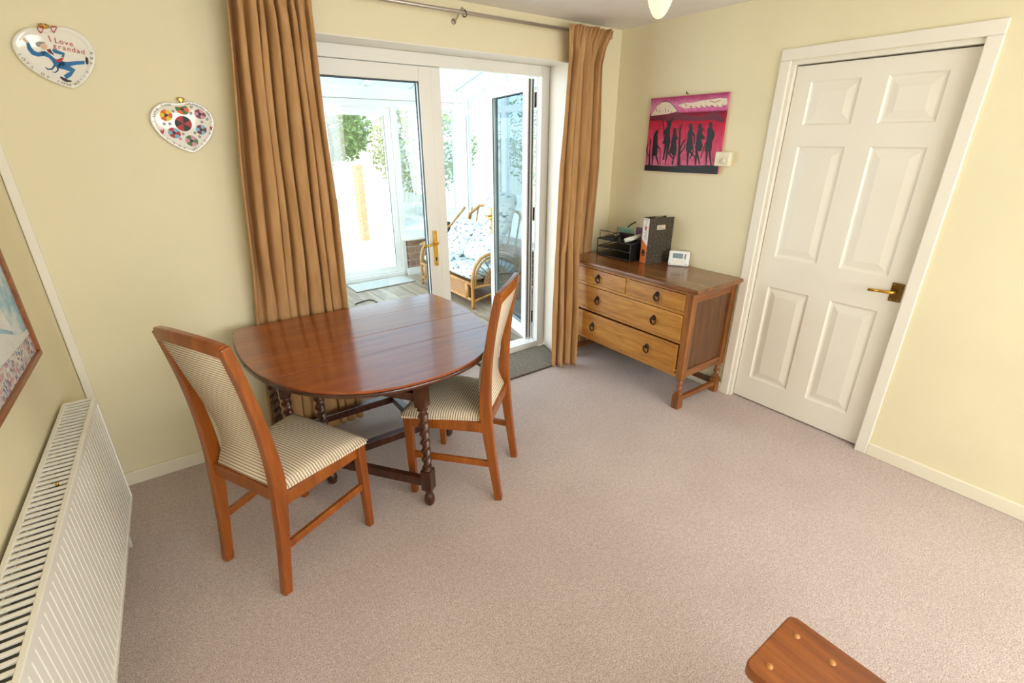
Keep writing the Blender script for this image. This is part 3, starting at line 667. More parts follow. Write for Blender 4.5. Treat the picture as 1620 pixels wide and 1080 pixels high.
for z0, z1 in ((.112, .158), (.57, .61)): part('gate_rail', MB().bar([(PX_, PY_, (z0+z1)/2), (GX, GY, (z0+z1)/2)], z1-z0, .030, (0, 0, 1)), 'tableleg', tb, bevel=.003)

# ================================================================== DINING CHAIRS
def catmull(pts, n=5):
    out = []
    for i in range(len(pts)-1):
        a, b_ = Vector(pts[i]), Vector(pts[i+1]); p0 = Vector(pts[max(0, i-1)]); p3 = Vector(pts[min(len(pts)-1, i+2)])
        for k in range(n):
            t_ = k/n; out.append(.5*((2*a)+(b_-p0)*t_+(2*p0-5*a+4*b_-p3)*t_*t_+(3*a-p0-3*b_+p3)*t_**3))
    return out+[Vector(pts[-1])]
def make_chair(label):
    c = thing('dining_chair', (0, 0, 0), label, 'chair', 'teak dining chairs at the gateleg table')
    P = lambda nm, mb, mat, **k: part(nm, mb, mat, c, local=True, **k)
    for s in (-1, 1):
        pth = catmull([(s*.178, .004, 0), (s*.181, .030, .20), (s*.184, .052, .40), (s*.184, .060, .52), (s*.181, .052, .68), (s*.176, .030, .86), (s*.170, -.004, 1.040)])
        n = len(pth)
        P('back_post', MB().bar(pth, lambda i: .034+.020*math.exp(-((i/n-.42)/.25)**2), lambda i: .034, (0, 1, 0)), 'teak', bevel=.005, seg=2)
        P('front_leg', MB().bar([(s*.212, .430, 0), (s*.209, .432, .22), (s*.207, .432, .432)], lambda i: (.030, .036, .042)[i], lambda i: (.028, .033, .038)[i], (0, 1, 0)), 'teak', bevel=.004)
        P('side_rail', MB().bar([(s*.186, .06, .408), (s*.206, .43, .408)], .052, .022, (0, 0, 1)), 'teak', bevel=.003)
        P('side_stretcher', MB().bar([(s*.182, .035, .205), (s*.208, .43, .225)], .032, .018, (0, 0, 1)), 'teak', bevel=.003)
    P('top_rail', MB().bar(catmull([(-.176, -.004, 1.026), (-.09, -.018, 1.040), (0, -.023, 1.044), (.09, -.018, 1.040), (.176, -.004, 1.026)]), .048, .028, (0, 0, 1)), 'teak', bevel=.007, seg=3)
    P('back_rail', MB().bar([(-.18, .054, .435), (.18, .054, .435)], .055, .024, (0, 0, 1)), 'teak', bevel=.003)
    P('front_rail', MB().bar([(-.2, .432, .408), (.2, .432, .408)], .052, .022, (0, 0, 1)), 'teak', bevel=.003)
    # seat pad: trapezoid, slightly domed
    def seat(u, v):
        y = .045+(.468-.045)*v; hw = .176+(.232-.176)*v; x = (2*u-1)*hw
        eu, ev = 1-abs(2*u-1)**6, 1-abs(2*v-1)**6; return (x, y, .442+.030*(max(0, eu)*max(0, ev))**.4+.010*(1-(2*u-1)**2)*(1-(2*v-1)**2))
    mb = MB().grid(seat, 24, 24)
    rim = [(0, j) for j in range(25)]
    mb.prism([(-.176, .045, .432), (.176, .045, .432), (.232, .455, .432), (.21, .470, .432), (-.21, .470, .432), (-.232, .455, .432)], (0, 0, .0125))
    P('seat_pad', mb, 'stripeS')
    pth = catmull([(0, .062, .462), (0, .092, .56), (0, .078, .70), (0, .036, .86), (0, -.006, 1.020)])
    n = len(pth)
    sw = lambda i: 2*(.150-.012*math.sin(PI*min(1, i/(n*.55)))**2+.006*(i/n))
    o = P('back_pad', MB().sweep(pth, lambda i: [(-.011, -sw(i)/2), (-.004, -sw(i)/2-.004), (.011, -sw(i)/2), (.014, 0), (.011, sw(i)/2), (-.004, sw(i)/2+.004), (-.011, sw(i)/2), (-.012, 0)], False, True, (0, 1, 0)), 'stripeB')
    return c
def copy_thing(o, label):
    c = o.copy(); COL.objects.link(c); c['label'] = label
    for ch in list(o.children):
        k = ch.copy(); COL.objects.link(k); k.parent = c
        for g in ch.children: q = g.copy(); COL.objects.link(q); q.parent = k
    return c
ch1 = make_chair('teak dining chair with striped pad, its high back towards the radiator')
ch2 = copy_thing(ch1, 'teak dining chair with striped pad, tucked in on the french door side of the table')
ch1.location = (-2.951, -.995, 0); ch1.rotation_euler.z = math.radians(26.8-90)
ch2.location = (-1.758, -1.078, 0); ch2.rotation_euler.z = math.radians(131.9-90)

# ================================================================== DRESSER (chest of drawers)
DX, DY0, DY1, DZ = -.468, -1.172, -.085, .820
dr = thing('chest_of_drawers', (-.25, -.63, 0), 'oak chest of four drawers with ring pulls and twisted feet by the white door', 'chest of drawers')
tp = MB(); tp.box(-.497, -.004, DY0-.042, DY1+.020, DZ-.022, DZ); part('top', tp, 'oaktop', dr, bevel=.007, seg=3)
part('top_moulding', MB().box(-.482, -.006, DY0-.026, DY1+.012, DZ-.036, DZ-.0225), 'oaktop', dr, bevel=.005)
for y in (DY0+.024, DY1-.024):
    for x, nm in ((DX+.022, 'front_post'), (-.030, 'rear_post')):
        mb = MB(); mb.box(x-.024, x+.024, y-.024, y+.024, .212, DZ-.037)
        mb.lathe((x, y, 0), [(.020, .200), (.020, .215)], 14)
        k, n = 14, 26; vs = []
        for i in range(n+1):
            z = .112+.092*i/n
            for q in range(k): a = 2*PI*q/k; r = .0165+.0045*math.cos(2*a-2*PI*z/.042); vs.append((x+r*math.cos(a), y+r*math.sin(a), z))
        mb.add(vs, [(i*k+q, i*k+(q+1) % k, (i+1)*k+(q+1) % k, (i+1)*k+q) for i in range(n) for q in range(k)], True)
        mb.prism([(x-.026, y-.026, .0), (x+.026, y-.026, .0), (x+.026, y+.026, .0), (x-.026, y+.026, .0)], (0, 0, .095))
        mb.prism([(x-.021, y-.021, .095), (x+.021, y-.021, .095), (x+.021, y+.021, .095), (x-.021, y+.021, .095)], (0, 0, .018))
        part(nm, mb, 'oakpost', dr, bevel=.003)
for y in (DY0+.020, DY1-.020):
    part('side_panel', MB().box(DX+.04, -.05, y-.008, y+.008, .27, DZ-.09), 'oakside', dr)
    part('side_rail', MB().box(DX+.044, -.052, y-.016, y+.014, DZ-.095, DZ-.037), 'oakrail', dr, bevel=.002)
    part('side_rail', MB().box(DX+.044, -.052, y-.016, y+.014, .222, .275), 'oakrail', dr, bevel=.002)
    part('foot_stretcher', MB().box(DX+.046, -.055, y-.014, y+.014, .052, .082), 'oakrail', dr, bevel=.003)
part('foot_stretcher', MB().box(-.045, -.015, DY0+.05, DY1-.05, .052, .082), 'oakside', dr)
part('back_panel', MB().box(-.022, -.010, DY0+.04, DY1-.04, .23, DZ-.04), 'oakside', dr)
FY_a, FY_b = DY0+.048, DY1-.048
for z0, z1 in ((.222, .248), (.449, .470), (.640, .660), (.772, .784)): part('front_rail', MB().box(DX, DX+.03, FY_a, FY_b, z0, z1), 'oakfront', dr, bevel=.002)
part('divider', MB().box(DX, DX+.03, -.672, -.650, .660, .772), 'oakfront', dr, bevel=.002)
def drawer(y0, y1, z0, z1, pulls, out=0.0, skew=0.0):
    c = Vector((DX, (y0+y1)/2, 0)); R = Matrix.Translation(c) @ Matrix.Rotation(skew, 4, 'Z') @ Matrix.Translation(-c)
    d = part('drawer', MB().box(DX-.006-out, DX+.014-out, y0+.003, y1-.003, z0+.003, z1-.003, R), 'oakfront', dr, bevel=.004)
    mb = MB(); mb.box(DX+.014-out, DX+.36, y0+.012, y1-.012, z0+.012, z1-.03, R); part('drawer_box', mb, 'oakside', d)
    for y, z in pulls:
        x = DX-.006-out+skew*(-(y-c.y))*1.0
        mb = MB(); mb.lathe((x+.003, y, z+.010), [(.002, -.020), (.008, -.018), (.010, -.010), (.008, -.004), (.019, -.003), (.020, 0)], 12, 'x')
        mb.tube([(x-.008+.004*math.sin(a), y+.023*math.sin(a), z-.010+.024*math.cos(a)) for a in [2*PI*k/20 for k in range(20)]], .0045, 6, True)
        part('ring_pull', mb, 'iron', d)
drawer(-.650, FY_b, .660, .772, [(-.394, .716)]); drawer(FY_a, -.672, .660, .772, [(-.915, .716)])
drawer(FY_a, FY_b, .470, .640, [(-.40, .556), (-.910, .556)])
drawer(FY_a+.004, FY_b, .249, .446, [(-.385, .352), (-.890, .352)], .016, .010)

# ---- on the dresser
# letter tray
tx0, tx1, ty0, ty1 = -.255, -.028, -.475, -.150
tr_ = thing('letter_tray', ((tx0+tx1)/2, (ty0+ty1)/2, DZ), 'three tier dark wire letter tray on the chest of drawers by the curtain', 'letter tray')
for z in (DZ+.004, DZ+.062, DZ+.120):
    s_ = part('tier', MB().box(tx0, tx1, ty0, ty1, z, z+.003), 'black', tr_)
    part('rim', MB().tube([(tx0, ty0, z+.004), (tx0, ty1, z+.004), (tx1, ty1, z+.02), (tx1, ty0, z+.02)], .0035, 6, True), 'dwire', s_)
for x in (tx0, tx1):
    for y in (ty0, ty1): part('upright', MB().tube([(x, y, DZ), (x, y, DZ+.125)], .004, 6), 'dwire', tr_)
part('side_panel', MB().box(tx0+.004, tx1, ty0-.002, ty0+.001, DZ+.004, DZ+.122), 'black', tr_)
for x in (tx0+.02, tx1-.02): part('handle_wire', MB().tube([(x, ty1, DZ+.12), (x, ty1, DZ+.185), (x, ty1-.09, DZ+.185), (x, ty1-.09, DZ+.12)], .0025, 6), 'dwire', tr_)
part('handle_wire', MB().tube([(tx0+.02, ty1-.01, DZ+.178), (tx0+.02, ty0+.1, DZ+.186)], .0022, 6), 'dwire', tr_)
ZT = DZ+.123
bg = thing('looped_cable', (-.17, -.26, ZT), 'black looped cable lying in the top of the letter tray', 'cable')
part('loop', MB().tube([(-.20+.045*math.cos(a), -.235+.04*math.sin(a), ZT+.010+.004*math.sin(3*a)) for a in [2*PI*k/20 for k in range(20)]], .009, 8, True), 'black', bg)
part('lead', MB().tube(catmull([(-.16, -.25, ZT+.01), (-.14, -.29, ZT+.05), (-.11, -.32, ZT+.10), (-.085, -.345, ZT+.125), (-.08, -.355, ZT+.130)]), .005, 6), 'black', bg)
bk_ = thing('booklet', (-.13, -.36, ZT), 'dark booklet with a green band leaning in the letter tray', 'booklet')
R = Matrix.Translation((-.15, -.36, ZT+.002)) @ Matrix.Rotation(.15, 4, 'Z') @ Matrix.Rotation(math.radians(55), 4, 'Y')
mb = MB(); mb.box(-.075, 0, -.06, .06, 0, .012, R); part('cover', mb, 'paint_black', bk_)
mb = MB(); mb.box(-.118, -.0755, -.06, .06, 0, .0122, R); part('green_band', mb, 'book_green', bk_)
tl = MB()
for k in range(4): tl.box(-.062+k*.014, -.058+k*.014, -.035, .03-.008*k, -.0006, 0, R)
part('print', tl, 'paint_brown', bk_)
tag(part('folder', MB().box(-.055, -.047, -.47, -.34, ZT, ZT+.09), 'folder_purple', bevel=.002), 'dull purple folder standing at the back of the letter tray', 'folder')
rl = thing('paper_roll', (-.2, -.42, ZT), 'rolled white paper lying on the letter tray beside the binder', 'paper roll')
part('tube', MB().tube([(-.236, -.400, ZT+.017), (-.12, -.445, ZT+.045)], .016, 14), 'paper_white', rl); part('core', MB().tube([(-.2365, -.3998, ZT+.017), (-.236, -.400, ZT+.0172)], .006, 8), 'print_grey', rl)
# lever arch binder
bn = thing('lever_arch_binder', (-.213, -.590, DZ), 'mottled black lever arch binder with white and orange spine on the chest of drawers', 'binder')
bn.rotation_euler.z = math.radians(-13)
P = lambda nm, mb, mat, par=bn, **k: part(nm, mb, mat, par, local=True, **k)
BWd, BD, BH = .072, .205, .318          # local: x depth (0 spine .. BD), y thickness, spine at x=0
P('cover', MB().box(0, BD, 0, .003, 0, BH), 'binder'); P('cover', MB().box(0, BD-.012, BWd-.003, BWd, 0, BH), 'binder'); P('spine', MB().box(-.002, .002, 0, BWd, 0, BH), 'binder')
P('paper_block', MB().box(.012, BD-.02, .010, .040, .004, BH-.012), 'paper_white')
P('lever', MB().tube([(.03, .05, BH-.03), (.10, .058, BH-.004), (.15, .05, BH-.002)], .004, 6), 'steel')
sl = P('spine_label', MB().prism([(-.0028, .003, .125), (-.0028, BWd-.003, .170), (-.0028, BWd-.003, BH-.004), (-.0028, .003, BH-.004)], (.0008, 0, 0)), 'spine_white')
P('spine_band', MB().prism([(-.0028, .003, .003), (-.0028, BWd-.003, .003), (-.0028, BWd-.003, .169), (-.0028, .003, .124)], (.0008, 0, 0)), 'spine_orange')
P('finger_ring', MB().tube([(-.004, BWd/2+.014*math.cos(a), .075+.022*math.sin(a)) for a in [2*PI*k/18 for k in range(18)]], .0035, 6, True), 'black')
mb = MB(); mb.lathe((-.003, BWd/2, .078), [(.011, -.0006), (.011, 0)], 14, 'x'); P('finger_hole', mb, 'paint_black')
mb = MB()
for z, w_ in ((.303, .05), (.296, .02)): mb.box(-.0034, -.0028, BWd/2-w_/2, BWd/2+w_/2, z, z+.003)
mb.prism([(-.0034, .022, .288), (-.0034, .026, .290), (-.0034, .044, .268), (-.0034, .040, .266)], (.0006, 0, 0)); P('print', mb, 'print_grey', sl)
mb = MB(); mb.prism([(-.0034, .020+.01*math.cos(a)+.014, .245+.016*math.sin(a)) for a in [2*PI*k/12 for k in range(12)]], (.0006, 0, 0)); mb.box(-.0034, -.0028, .02, .05, .252, .257); P('red_print', mb, 'print_text_red', sl)
mb = MB()
for k in range(7): mb.box(-.0034, -.0028, .016, .030+.010*(k % 3), .172+k*.0085, .1745+k*.0085)
P('print', mb, 'print_grey', sl)
lb = P('cover_label', MB().box(.065, .135, -.0008, 0, .236, .268), 'label_cream')
mb = MB()
for k in range(3): mb.box(.072, .125-.012*k, -.0012, -.0008, .243+k*.008, .2455+k*.008)
P('print', mb, 'print_grey', lb)
# programmer thermostat leaning back on its stand
tm = thing('room_thermostat', (-.085, -.765, DZ), 'white digital room thermostat with grey screen standing on the chest of drawers', 'thermostat', rz=math.radians(-58)); tm.scale = (1.12,)*3
R = Matrix.Rotation(math.radians(-14), 4, 'X')
T_ = lambda nm, mb, mat, par=tm, **k: part(nm, mb, mat, par, local=True, **k)
mb = MB(); mb.box(-.062, .062, 0, .026, .004, .096, R); body = T_('body', mb, 'plastic_white', bevel=.010, seg=3)
mb = MB(); mb.box(-.045, .045, .015, .060, 0, .008); T_('foot', mb, 'plastic_white', bevel=.002)
mb = MB(); mb.box(-.038, .022, -.0012, 0, .050, .080, R); scn = T_('screen', mb, 'lcd')
mb = MB()
for k in range(2): mb.box(-.010+k*.012, -.004+k*.012, -.0016, -.0012, .058, .072, R)
T_('digit', mb, 'paint_grey', scn)
mb = MB(); mb.box(.031, .040, -.001, 0, .048, .078, R); T_('button', mb, 'print_grey')
mb = MB(); mb.box(-.048, .034, -.001, 0, .020, .042, R); T_('flap', mb, 'paper_white', bevel=.001)
mb = MB()
for x in (-.050, .046): mb.box(x-.003, x+.003, -.001, 0, .012, .018, R)
T_('indicator', mb, 'print_grey')

# ================================================================== RIGHT WALL PICTURE + DIAL THERMOSTAT
bt = thing('batik_picture', (0, -.61, 1.66), 'pink batik picture of black striding figures under a snowy mountain on the wall', 'picture')
px_ = lambda cx, cy, d=0: onx(1000+cx/7.2, 130+cy/7.2, -.0205-d)
def fit(pts, d): return [px_(a, b_, d) for a, b_ in pts]
cn = [onx(1019.5, 269.5, -.02), onx(1134.5, 275.5, -.02), onx(1152.5, 145.5, -.02), onx(1030.5, 156.0, -.02)]
part('canvas', MB().prism(cn, (.018, 0, 0)), 'batik', bt)
def shape(nm, polys, mat, d=0.0002):
    mb = MB()
    for pl in polys: mb.prism(fit(pl, d), (.0004, 0, 0))
    return part(nm, mb, mat, bt)
def stroke(pts, w):
    out = []; n = len(pts)
    for i, p in enumerate(pts):
        a, b_ = Vector(pts[max(0, i-1)]), Vector(pts[min(n-1, i+1)]); d = (b_-a).normalized(); out.append((Vector(p), Vector((-d.y, d.x))*(w[i] if isinstance(w, (list, tuple)) else w)/2))
    return [tuple(p+q) for p, q in out]+[tuple(p-q) for p, q in reversed(out)]
shape('plum_hills', [[(208, 385), (330, 380), (520, 340), (600, 368), (720, 390), (820, 388), (900, 350), (930, 325), (962, 325), (985, 360), (1020, 395), (1054, 412), (1050, 460), (900, 430), (700, 440), (450, 430), (205, 440)]], 'batik_plum', .0002)
shape('snowy_mountain', [[(208, 384), (250, 330), (300, 250), (330, 224), (380, 218), (430, 226), (465, 262), (500, 300), (520, 325), (470, 345), (400, 362), (320, 372)]], 'batik_cream', .0005)
shape('mountain_line', [stroke([(280+k*34, 300+(k % 3)*16), (276+k*34, 335+(k % 2)*14)], 5) for k in range(6)]+[stroke([(300, 262), (330, 228), (385, 220), (430, 228), (470, 266), (522, 330)], 7)], 'batik_plum', .0008)
shape('pale_cloud', [[(520, 262), (600, 236), (700, 232), (800, 206), (900, 196), (1000, 180), (1082, 184), (1080, 250), (1000, 286), (900, 270), (800, 286), (700, 290), (600, 300)]], 'batik_cream', .0005)
shape('crackle', [stroke([(590+k*62, 236+(k*37) % 40), (620+k*62, 262+(k*29) % 30), (610+k*62, 286-(k*13) % 25)], 6) for k in range(8)]+[stroke([(880, 210), (940, 230), (1010, 205)], 6)], 'batik_plum', .0008)
shape('black_ground', [[(146, 940), (300, 950), (430, 956), (560, 946), (700, 950), (840, 946), (966, 948), (983, 950), (972, 1048), (560, 1030), (138, 1004)]], 'batik_black', .0005)
figs = [
 [[(270, 556), (290, 540), (298, 552), (294, 584), (286, 600), (292, 650), (286, 700), (300, 730), (322, 752), (318, 764), (290, 745), (288, 800), (282, 838), (220, 838), (228, 780), (238, 700), (240, 620), (254, 584)], [(228, 830), (246, 836), (232, 942), (220, 942)], [(262, 836), (282, 830), (306, 942), (296, 942)], stroke([(318, 760), (318, 944)], 7)],
 [[(372, 414), (400, 440), (440, 430), (468, 398), (466, 434), (446, 462), (446, 490), (432, 540), (430, 620), (436, 690), (400, 712), (360, 704), (342, 694), (362, 660), (372, 600), (352, 576), (360, 556), (392, 516), (400, 470)], stroke([(346, 420), (364, 560), (360, 640)], 8), [(372, 700), (404, 706), (372, 820), (366, 884), (344, 886), (352, 850)], [(400, 700), (430, 690), (412, 800), (376, 945), (370, 945)]],
 [[(468, 530), (490, 514), (506, 532), (502, 580), (520, 640), (500, 670), (508, 760), (492, 838), (460, 834), (440, 800), (420, 796), (440, 720), (448, 660), (462, 600)], stroke([(500, 640), (470, 700), (440, 760)], 14), stroke([(440, 800), (410, 800), (470, 880), (450, 925)], [26, 18, 14, 12]), stroke([(476, 830), (460, 945)], [18, 10])],
 [[(640, 484), (660, 462), (682, 478), (690, 520), (688, 560), (716, 600), (712, 700), (702, 702), (700, 620), (684, 600), (690, 700), (700, 770), (612, 780), (612, 720), (632, 640), (630, 580), (646, 540)], [(620, 776), (652, 776), (634, 946), (622, 946)], stroke([(650, 776), (690, 830), (716, 850), (720, 946)], [28, 18, 14, 10])],
 [[(750, 486), (770, 462), (790, 478), (794, 510), (826, 544), (800, 548), (792, 580), (826, 620), (830, 650), (790, 650), (804, 730), (784, 786), (724, 782), (716, 740), (732, 660), (734, 600), (752, 550)], [(718, 780), (744, 780), (776, 930), (764, 940)], stroke([(700, 776), (655, 876)], 12), [(722, 780), (744, 782), (728, 946), (718, 946)]],
 [[(868, 462), (890, 452), (914, 460), (912, 520), (940, 580), (936, 620), (914, 670), (908, 740), (902, 784), (826, 784), (838, 700), (846, 650), (858, 580), (856, 540), (872, 510)], [(836, 780), (864, 782), (846, 946), (836, 946)], [(866, 782), (892, 780), (906, 946), (892, 946)], stroke([(836, 690), (780, 864)], 10)]]
for f_ in figs: shape('figure', f_, 'batik_black', .0008)
shape('tree', [stroke([(530, 948), (535, 800), (540, 650), (548, 560), (560, 480)], [40, 28, 20, 14, 8]), stroke([(538, 780), (580, 680), (620, 640)], [16, 12, 6]), stroke([(536, 820), (600, 740), (590, 660)], [16, 10, 6]), stroke([(548, 560), (525, 460)], [10, 5]), stroke([(556, 520), (584, 450)], [10, 5]), stroke([(545, 600), (520, 520)], 7)], 'batik_black', .0008)
shape('tree', [stroke([(196, 946), (200, 800), (206, 700), (200, 620)], [22, 14, 10, 6]), stroke([(198, 850), (166, 800), (164, 740)], 8), stroke([(204, 740), (220, 640)], 6), stroke([(168, 946), (176, 700)], 6)], 'batik_black', .0008)
shape('signature', [stroke([(915, 900), (930, 870), (936, 896), (950, 866), (966, 862)], 7)], 'batik_black', .0008)
nl = onx(1088, 148, -.006)
tag(part('picture_hook', MB().tube([(0, nl.y, nl.z), (-.016, nl.y, nl.z), (-.018, nl.y, nl.z+.012)], .003, 8), 'iron'), 'small dark nail above the pink batik picture', 'nail')
ds = thing('dial_thermostat', (0, -.945, 1.525), 'cream square dial thermostat on the wall beside the batik picture', 'thermostat')
part('body', MB().box(-.036, 0, -.990, -.893, 1.482, 1.565), 'ivory', ds, bevel=.005, seg=3)
part('dial', MB().lathe((-.036, -.952, 1.513), [(.017, -.010), (.0185, -.006), (.019, 0)], 24, 'x'), 'ivory', ds)
part('pointer', MB().box(-.0475, -.046, -.953, -.951, 1.516, 1.529), 'print_grey', ds)

# ================================================================== HEART PLATES
def heart(w, h, rot, c, n=72):
    out = []
    for i in range(n):
        t_ = 2*PI*i/n; u = t_ if t_ <= PI else 2*PI-t_; sg = 1 if t_ <= PI else -1
        if u < PI/2: x, z = math.sin(u)**.92, .10+.36*math.cos(u)-.055*math.exp(-(u/.28)**2)
        else: x, z = math.sin(u)**1.62, .10+.64*math.cos(u)
        x *= .5*w*sg; z *= h
        out.append((c[0]+x*math.cos(rot)-z*math.sin(rot), c[1]+x*math.sin(rot)+z*math.cos(rot)))
    return out
def plate(label, c, w, h, rot):
    o = thing('heart_plate', (c[0], 0, c[1]), label, 'plate', 'painted heart plates on the cream wall')
    rings = [(1.0, -.010), (1.0, -.016), (.965, -.0185), (.86, -.0125), (.80, -.0105)]
    mb = MB(); n = 72; vs = []
    cc = Vector(c)
    hp = heart(w, h, rot, c)
    vs += [(cc.x+(p[0]-cc.x)*.7, -.002, cc.y+(p[1]-cc.y)*.7) for p in hp]
    for s_, y in rings: vs += [(cc.x+(p[0]-cc.x)*s_, y, cc.y+(p[1]-cc.y)*s_) for p in hp]
    fs = [(i*n+q, i*n+(q+1) % n, (i+1)*n+(q+1) % n, (i+1)*n+q) for i in range(5) for q in range(n)]+[tuple(5*n+q for q in range(n)), tuple(range(n-1, -1, -1))]
    mb.add(vs, fs, True); part('dish', mb, 'ceramic', o); return o, hp
def rim_text(o, txt, hp, c, i0, i1, size, outward, mat='paint_black', sc=.915):
    n = len(hp)
    for k, chh in enumerate(txt):
        if chh == ' ': continue
        q = (i0+(i1-i0)*k/max(1, len(txt)-1)) % n; a = hp[int(q) % n]; b_ = hp[(int(q)+1) % n]; fr_ = q-int(q)
        p = Vector((a[0]+(b_[0]-a[0])*fr_, a[1]+(b_[1]-a[1])*fr_)); tg = (Vector(b_)-Vector(a)).normalized()
        if not outward: tg = -tg
        p = Vector(c)+(p-Vector(c))*sc; ang = math.atan2(tg.y, tg.x)
        m4 = Matrix.Translation((p.x, -.0172, p.y)) @ Matrix.Rotation(PI/2, 4, 'X') @ Matrix.Rotation(ang, 4, 'Z')
        link('lettering', text_mesh(chh, size, m4, mat), None, o)
# plate with the dancing man
g1, hp1 = plate('white heart plate painted with a man in a blue suit, nearest the wall corner', (-3.122, 1.932), .240, .214, math.radians(9))
P1 = lambda cx, cy, d=0: ony(10+cx/9, 30+cy/9, -.0112-d)
def paint1(nm, polys, mat, d=.0003, F=P1, o=g1):
    mb = MB()
    for pl in polys: mb.prism([F(a, b_, d) for a, b_ in pl], (0, .0004, 0))
    return part(nm, mb, mat, o)
paint1('suit', [stroke([(302, 340), (330, 420), (380, 480), (450, 505), (560, 490)], [44, 62, 66, 62, 70]), [(490, 455), (580, 470), (640, 520), (700, 570), (800, 600), (850, 620), (800, 690), (720, 690), (680, 660), (650, 600), (600, 550), (520, 520)],
    stroke([(650, 450), (760, 480), (815, 500), (800, 545)], [50, 46, 44, 40]), stroke([(740, 650), (880, 645), (1000, 625), (1115, 620)], [90, 66, 54, 50]), stroke([(740, 660), (860, 690), (950, 735), (900, 790), (835, 830)], [80, 76, 80, 70, 64])], 'paint_blue')
paint1('coat_tail', [stroke([(690, 660), (650, 715), (590, 715), (555, 685)], [30, 26, 20, 10]), stroke([(730, 680), (735, 730), (700, 760), (655, 755)], [26, 24, 18, 8])], 'paint_navy', .0006)
paint1('hand', [[(205, 265), (215, 250), (270, 270), (290, 300), (318, 320), (305, 346), (275, 340), (240, 300)]], 'paint_skin')
paint1('face', [[(480, 350), (520, 330), (560, 350), (590, 390), (575, 425), (540, 440), (500, 420), (470, 380)]], 'paint_skin', .0006)
paint1('hair', [[(420, 335), (460, 320), (520, 325), (560, 335), (520, 350), (480, 370), (470, 400), (430, 385), (415, 355)]], 'paint_grey', .0009)
paint1('shirt', [[(560, 430), (600, 440), (650, 440), (690, 510), (690, 545), (640, 520)]], 'paint_white', .0008)
paint1('tie', [[(570, 435), (625, 425), (650, 460), (688, 525), (640, 500), (600, 475)]], 'paint_brown', .001)
paint1('waistcoat', [[(710, 580), (780, 555), (820, 560), (790, 600), (720, 620)]], 'paint_red', .001)
paint1('shoe', [[(770, 815), (830, 840), (880, 865), (935, 880), (925, 895), (850, 898), (800, 870), (765, 835)]], 'paint_black')
paint1('shoe', [[(1130, 530), (1165, 565), (1170, 610), (1175, 640), (1140, 650), (1125, 600)]], 'paint_black')
hl = lambda x, y, s_: stroke([(x, y-.25*s_), (x+.25*s_, y-.55*s_), (x+.6*s_, y-.3*s_), (x+.4*s_, y+.3*s_), (x+.1*s_, y+.8*s_), (x-.35*s_, y+.25*s_), (x-.55*s_, y-.35*s_), (x-.25*s_, y-.6*s_), (x, y-.25*s_)], 14)
def heart_line(x, y, s_): pts = [(x, y-.25*s_), (x+.3*s_, y-.55*s_), (x+.6*s_, y-.25*s_), (x+.35*s_, y+.35*s_), (x+.08*s_, y+.8*s_), (x-.35*s_, y+.25*s_), (x-.6*s_, y-.3*s_), (x-.3*s_, y-.58*s_), (x, y-.25*s_)]; return [stroke([a, b_], 13) for a, b_ in zip(pts[:-1], pts[1:])]
paint1('outline_heart', heart_line(485, 140, 80)+heart_line(672, 140, 72), 'paint_red', .0085)
def word(o, txt, F, x0, y0, x1, y1, size, mat, d=.0008):
    a, b_ = F(x0, y0, d), F(x1, y1, d)
    for k, chh in enumerate(txt):
        if chh == ' ': continue
        p = a.lerp(b_, k/max(1, len(txt)-1)); ang = math.atan2(b_.z-a.z, b_.x-a.x)
        link('lettering', text_mesh(chh, size, Matrix.Translation(p) @ Matrix.Rotation(PI/2, 4, 'X') @ Matrix.Rotation(ang, 4, 'Z'), mat, .0005), None, o)
word(g1, 'I', P1, 618, 285, 640, 285, .030, 'paint_red'); word(g1, 'Love', P1, 712, 310, 925, 358, .025, 'paint_red'); word(g1, 'grandad', P1, 690, 385, 1090, 472, .024, 'paint_red')
rim_text(g1, 'LOTS OF LOVE', hp1, (-3.122, 1.932), 53, 38, .0135, False); rim_text(g1, 'HOLLY XXX', hp1, (-3.122, 1.932), 33, 20, .0135, False)
# plate with flowers
g2, hp2 = plate('white heart plate painted with bright round flowers, nearer the curtain', (-2.760, 1.692), .240, .216, math.radians(4))
P2 = lambda cx, cy, d=0: ony(230+cx/9.82, 140+cy/9.82, -.0112-d)
paint2 = lambda nm, polys, mat, d=.0003: paint1(nm, polys, mat, d, P2, g2)
def ell(cx, cy, rx, ry, a0=0, a1=2*PI, rot=.5, n=18, hub=False):
    pts = [(cx, cy)] if hub else []
    for k in range(n+1 if hub else n):
        a = a0+(a1-a0)*k/n; x, y = rx*math.cos(a), ry*math.sin(a); pts.append((cx+x*math.cos(rot)-y*math.sin(rot), cy+x*math.sin(rot)+y*math.cos(rot)))
    return pts
for cx, cy, rx, ry, ca, cb_, hub in ((590, 545, 140, 112, 'paint_red', 'paint_black', 0), (568, 320, 118, 74, 'paint_orange', 'paint_green', 'paint_black'), (320, 415, 104, 88, 'paint_orange', 'paint_yellow', 'paint_black'), (848, 398, 98, 68, 'paint_mauve', 'paint_pink', 'paint_black'),
        (450, 690, 108, 74, 'paint_red', 'paint_sky', 'paint_black'), (868, 640, 88, 72, 'paint_brown', 'paint_sky', 'paint_black'), (720, 812, 108, 78, 'paint_green', 'paint_pink', 'paint_black')):
    for k in range(6): paint2('petal', [ell(cx, cy, rx, ry, 2*PI*k/6, 2*PI*(k+1)/6, .5, 6, True)], ca if k % 2 else cb_, .0003)
    if hub: paint2('flower_centre', [ell(cx, cy, rx*.27, ry*.3)], hub, .0007)
for k, (cx, cy) in enumerate(((430, 352), (712, 285), (708, 386), (292, 548), (380, 548), (962, 476), (878, 520), (770, 688), (586, 706), (842, 748), (545, 780))): paint2('dot', [ell(cx, cy, 26, 22)], 'paint_pink' if k == 10 else 'paint_grey', .0004)
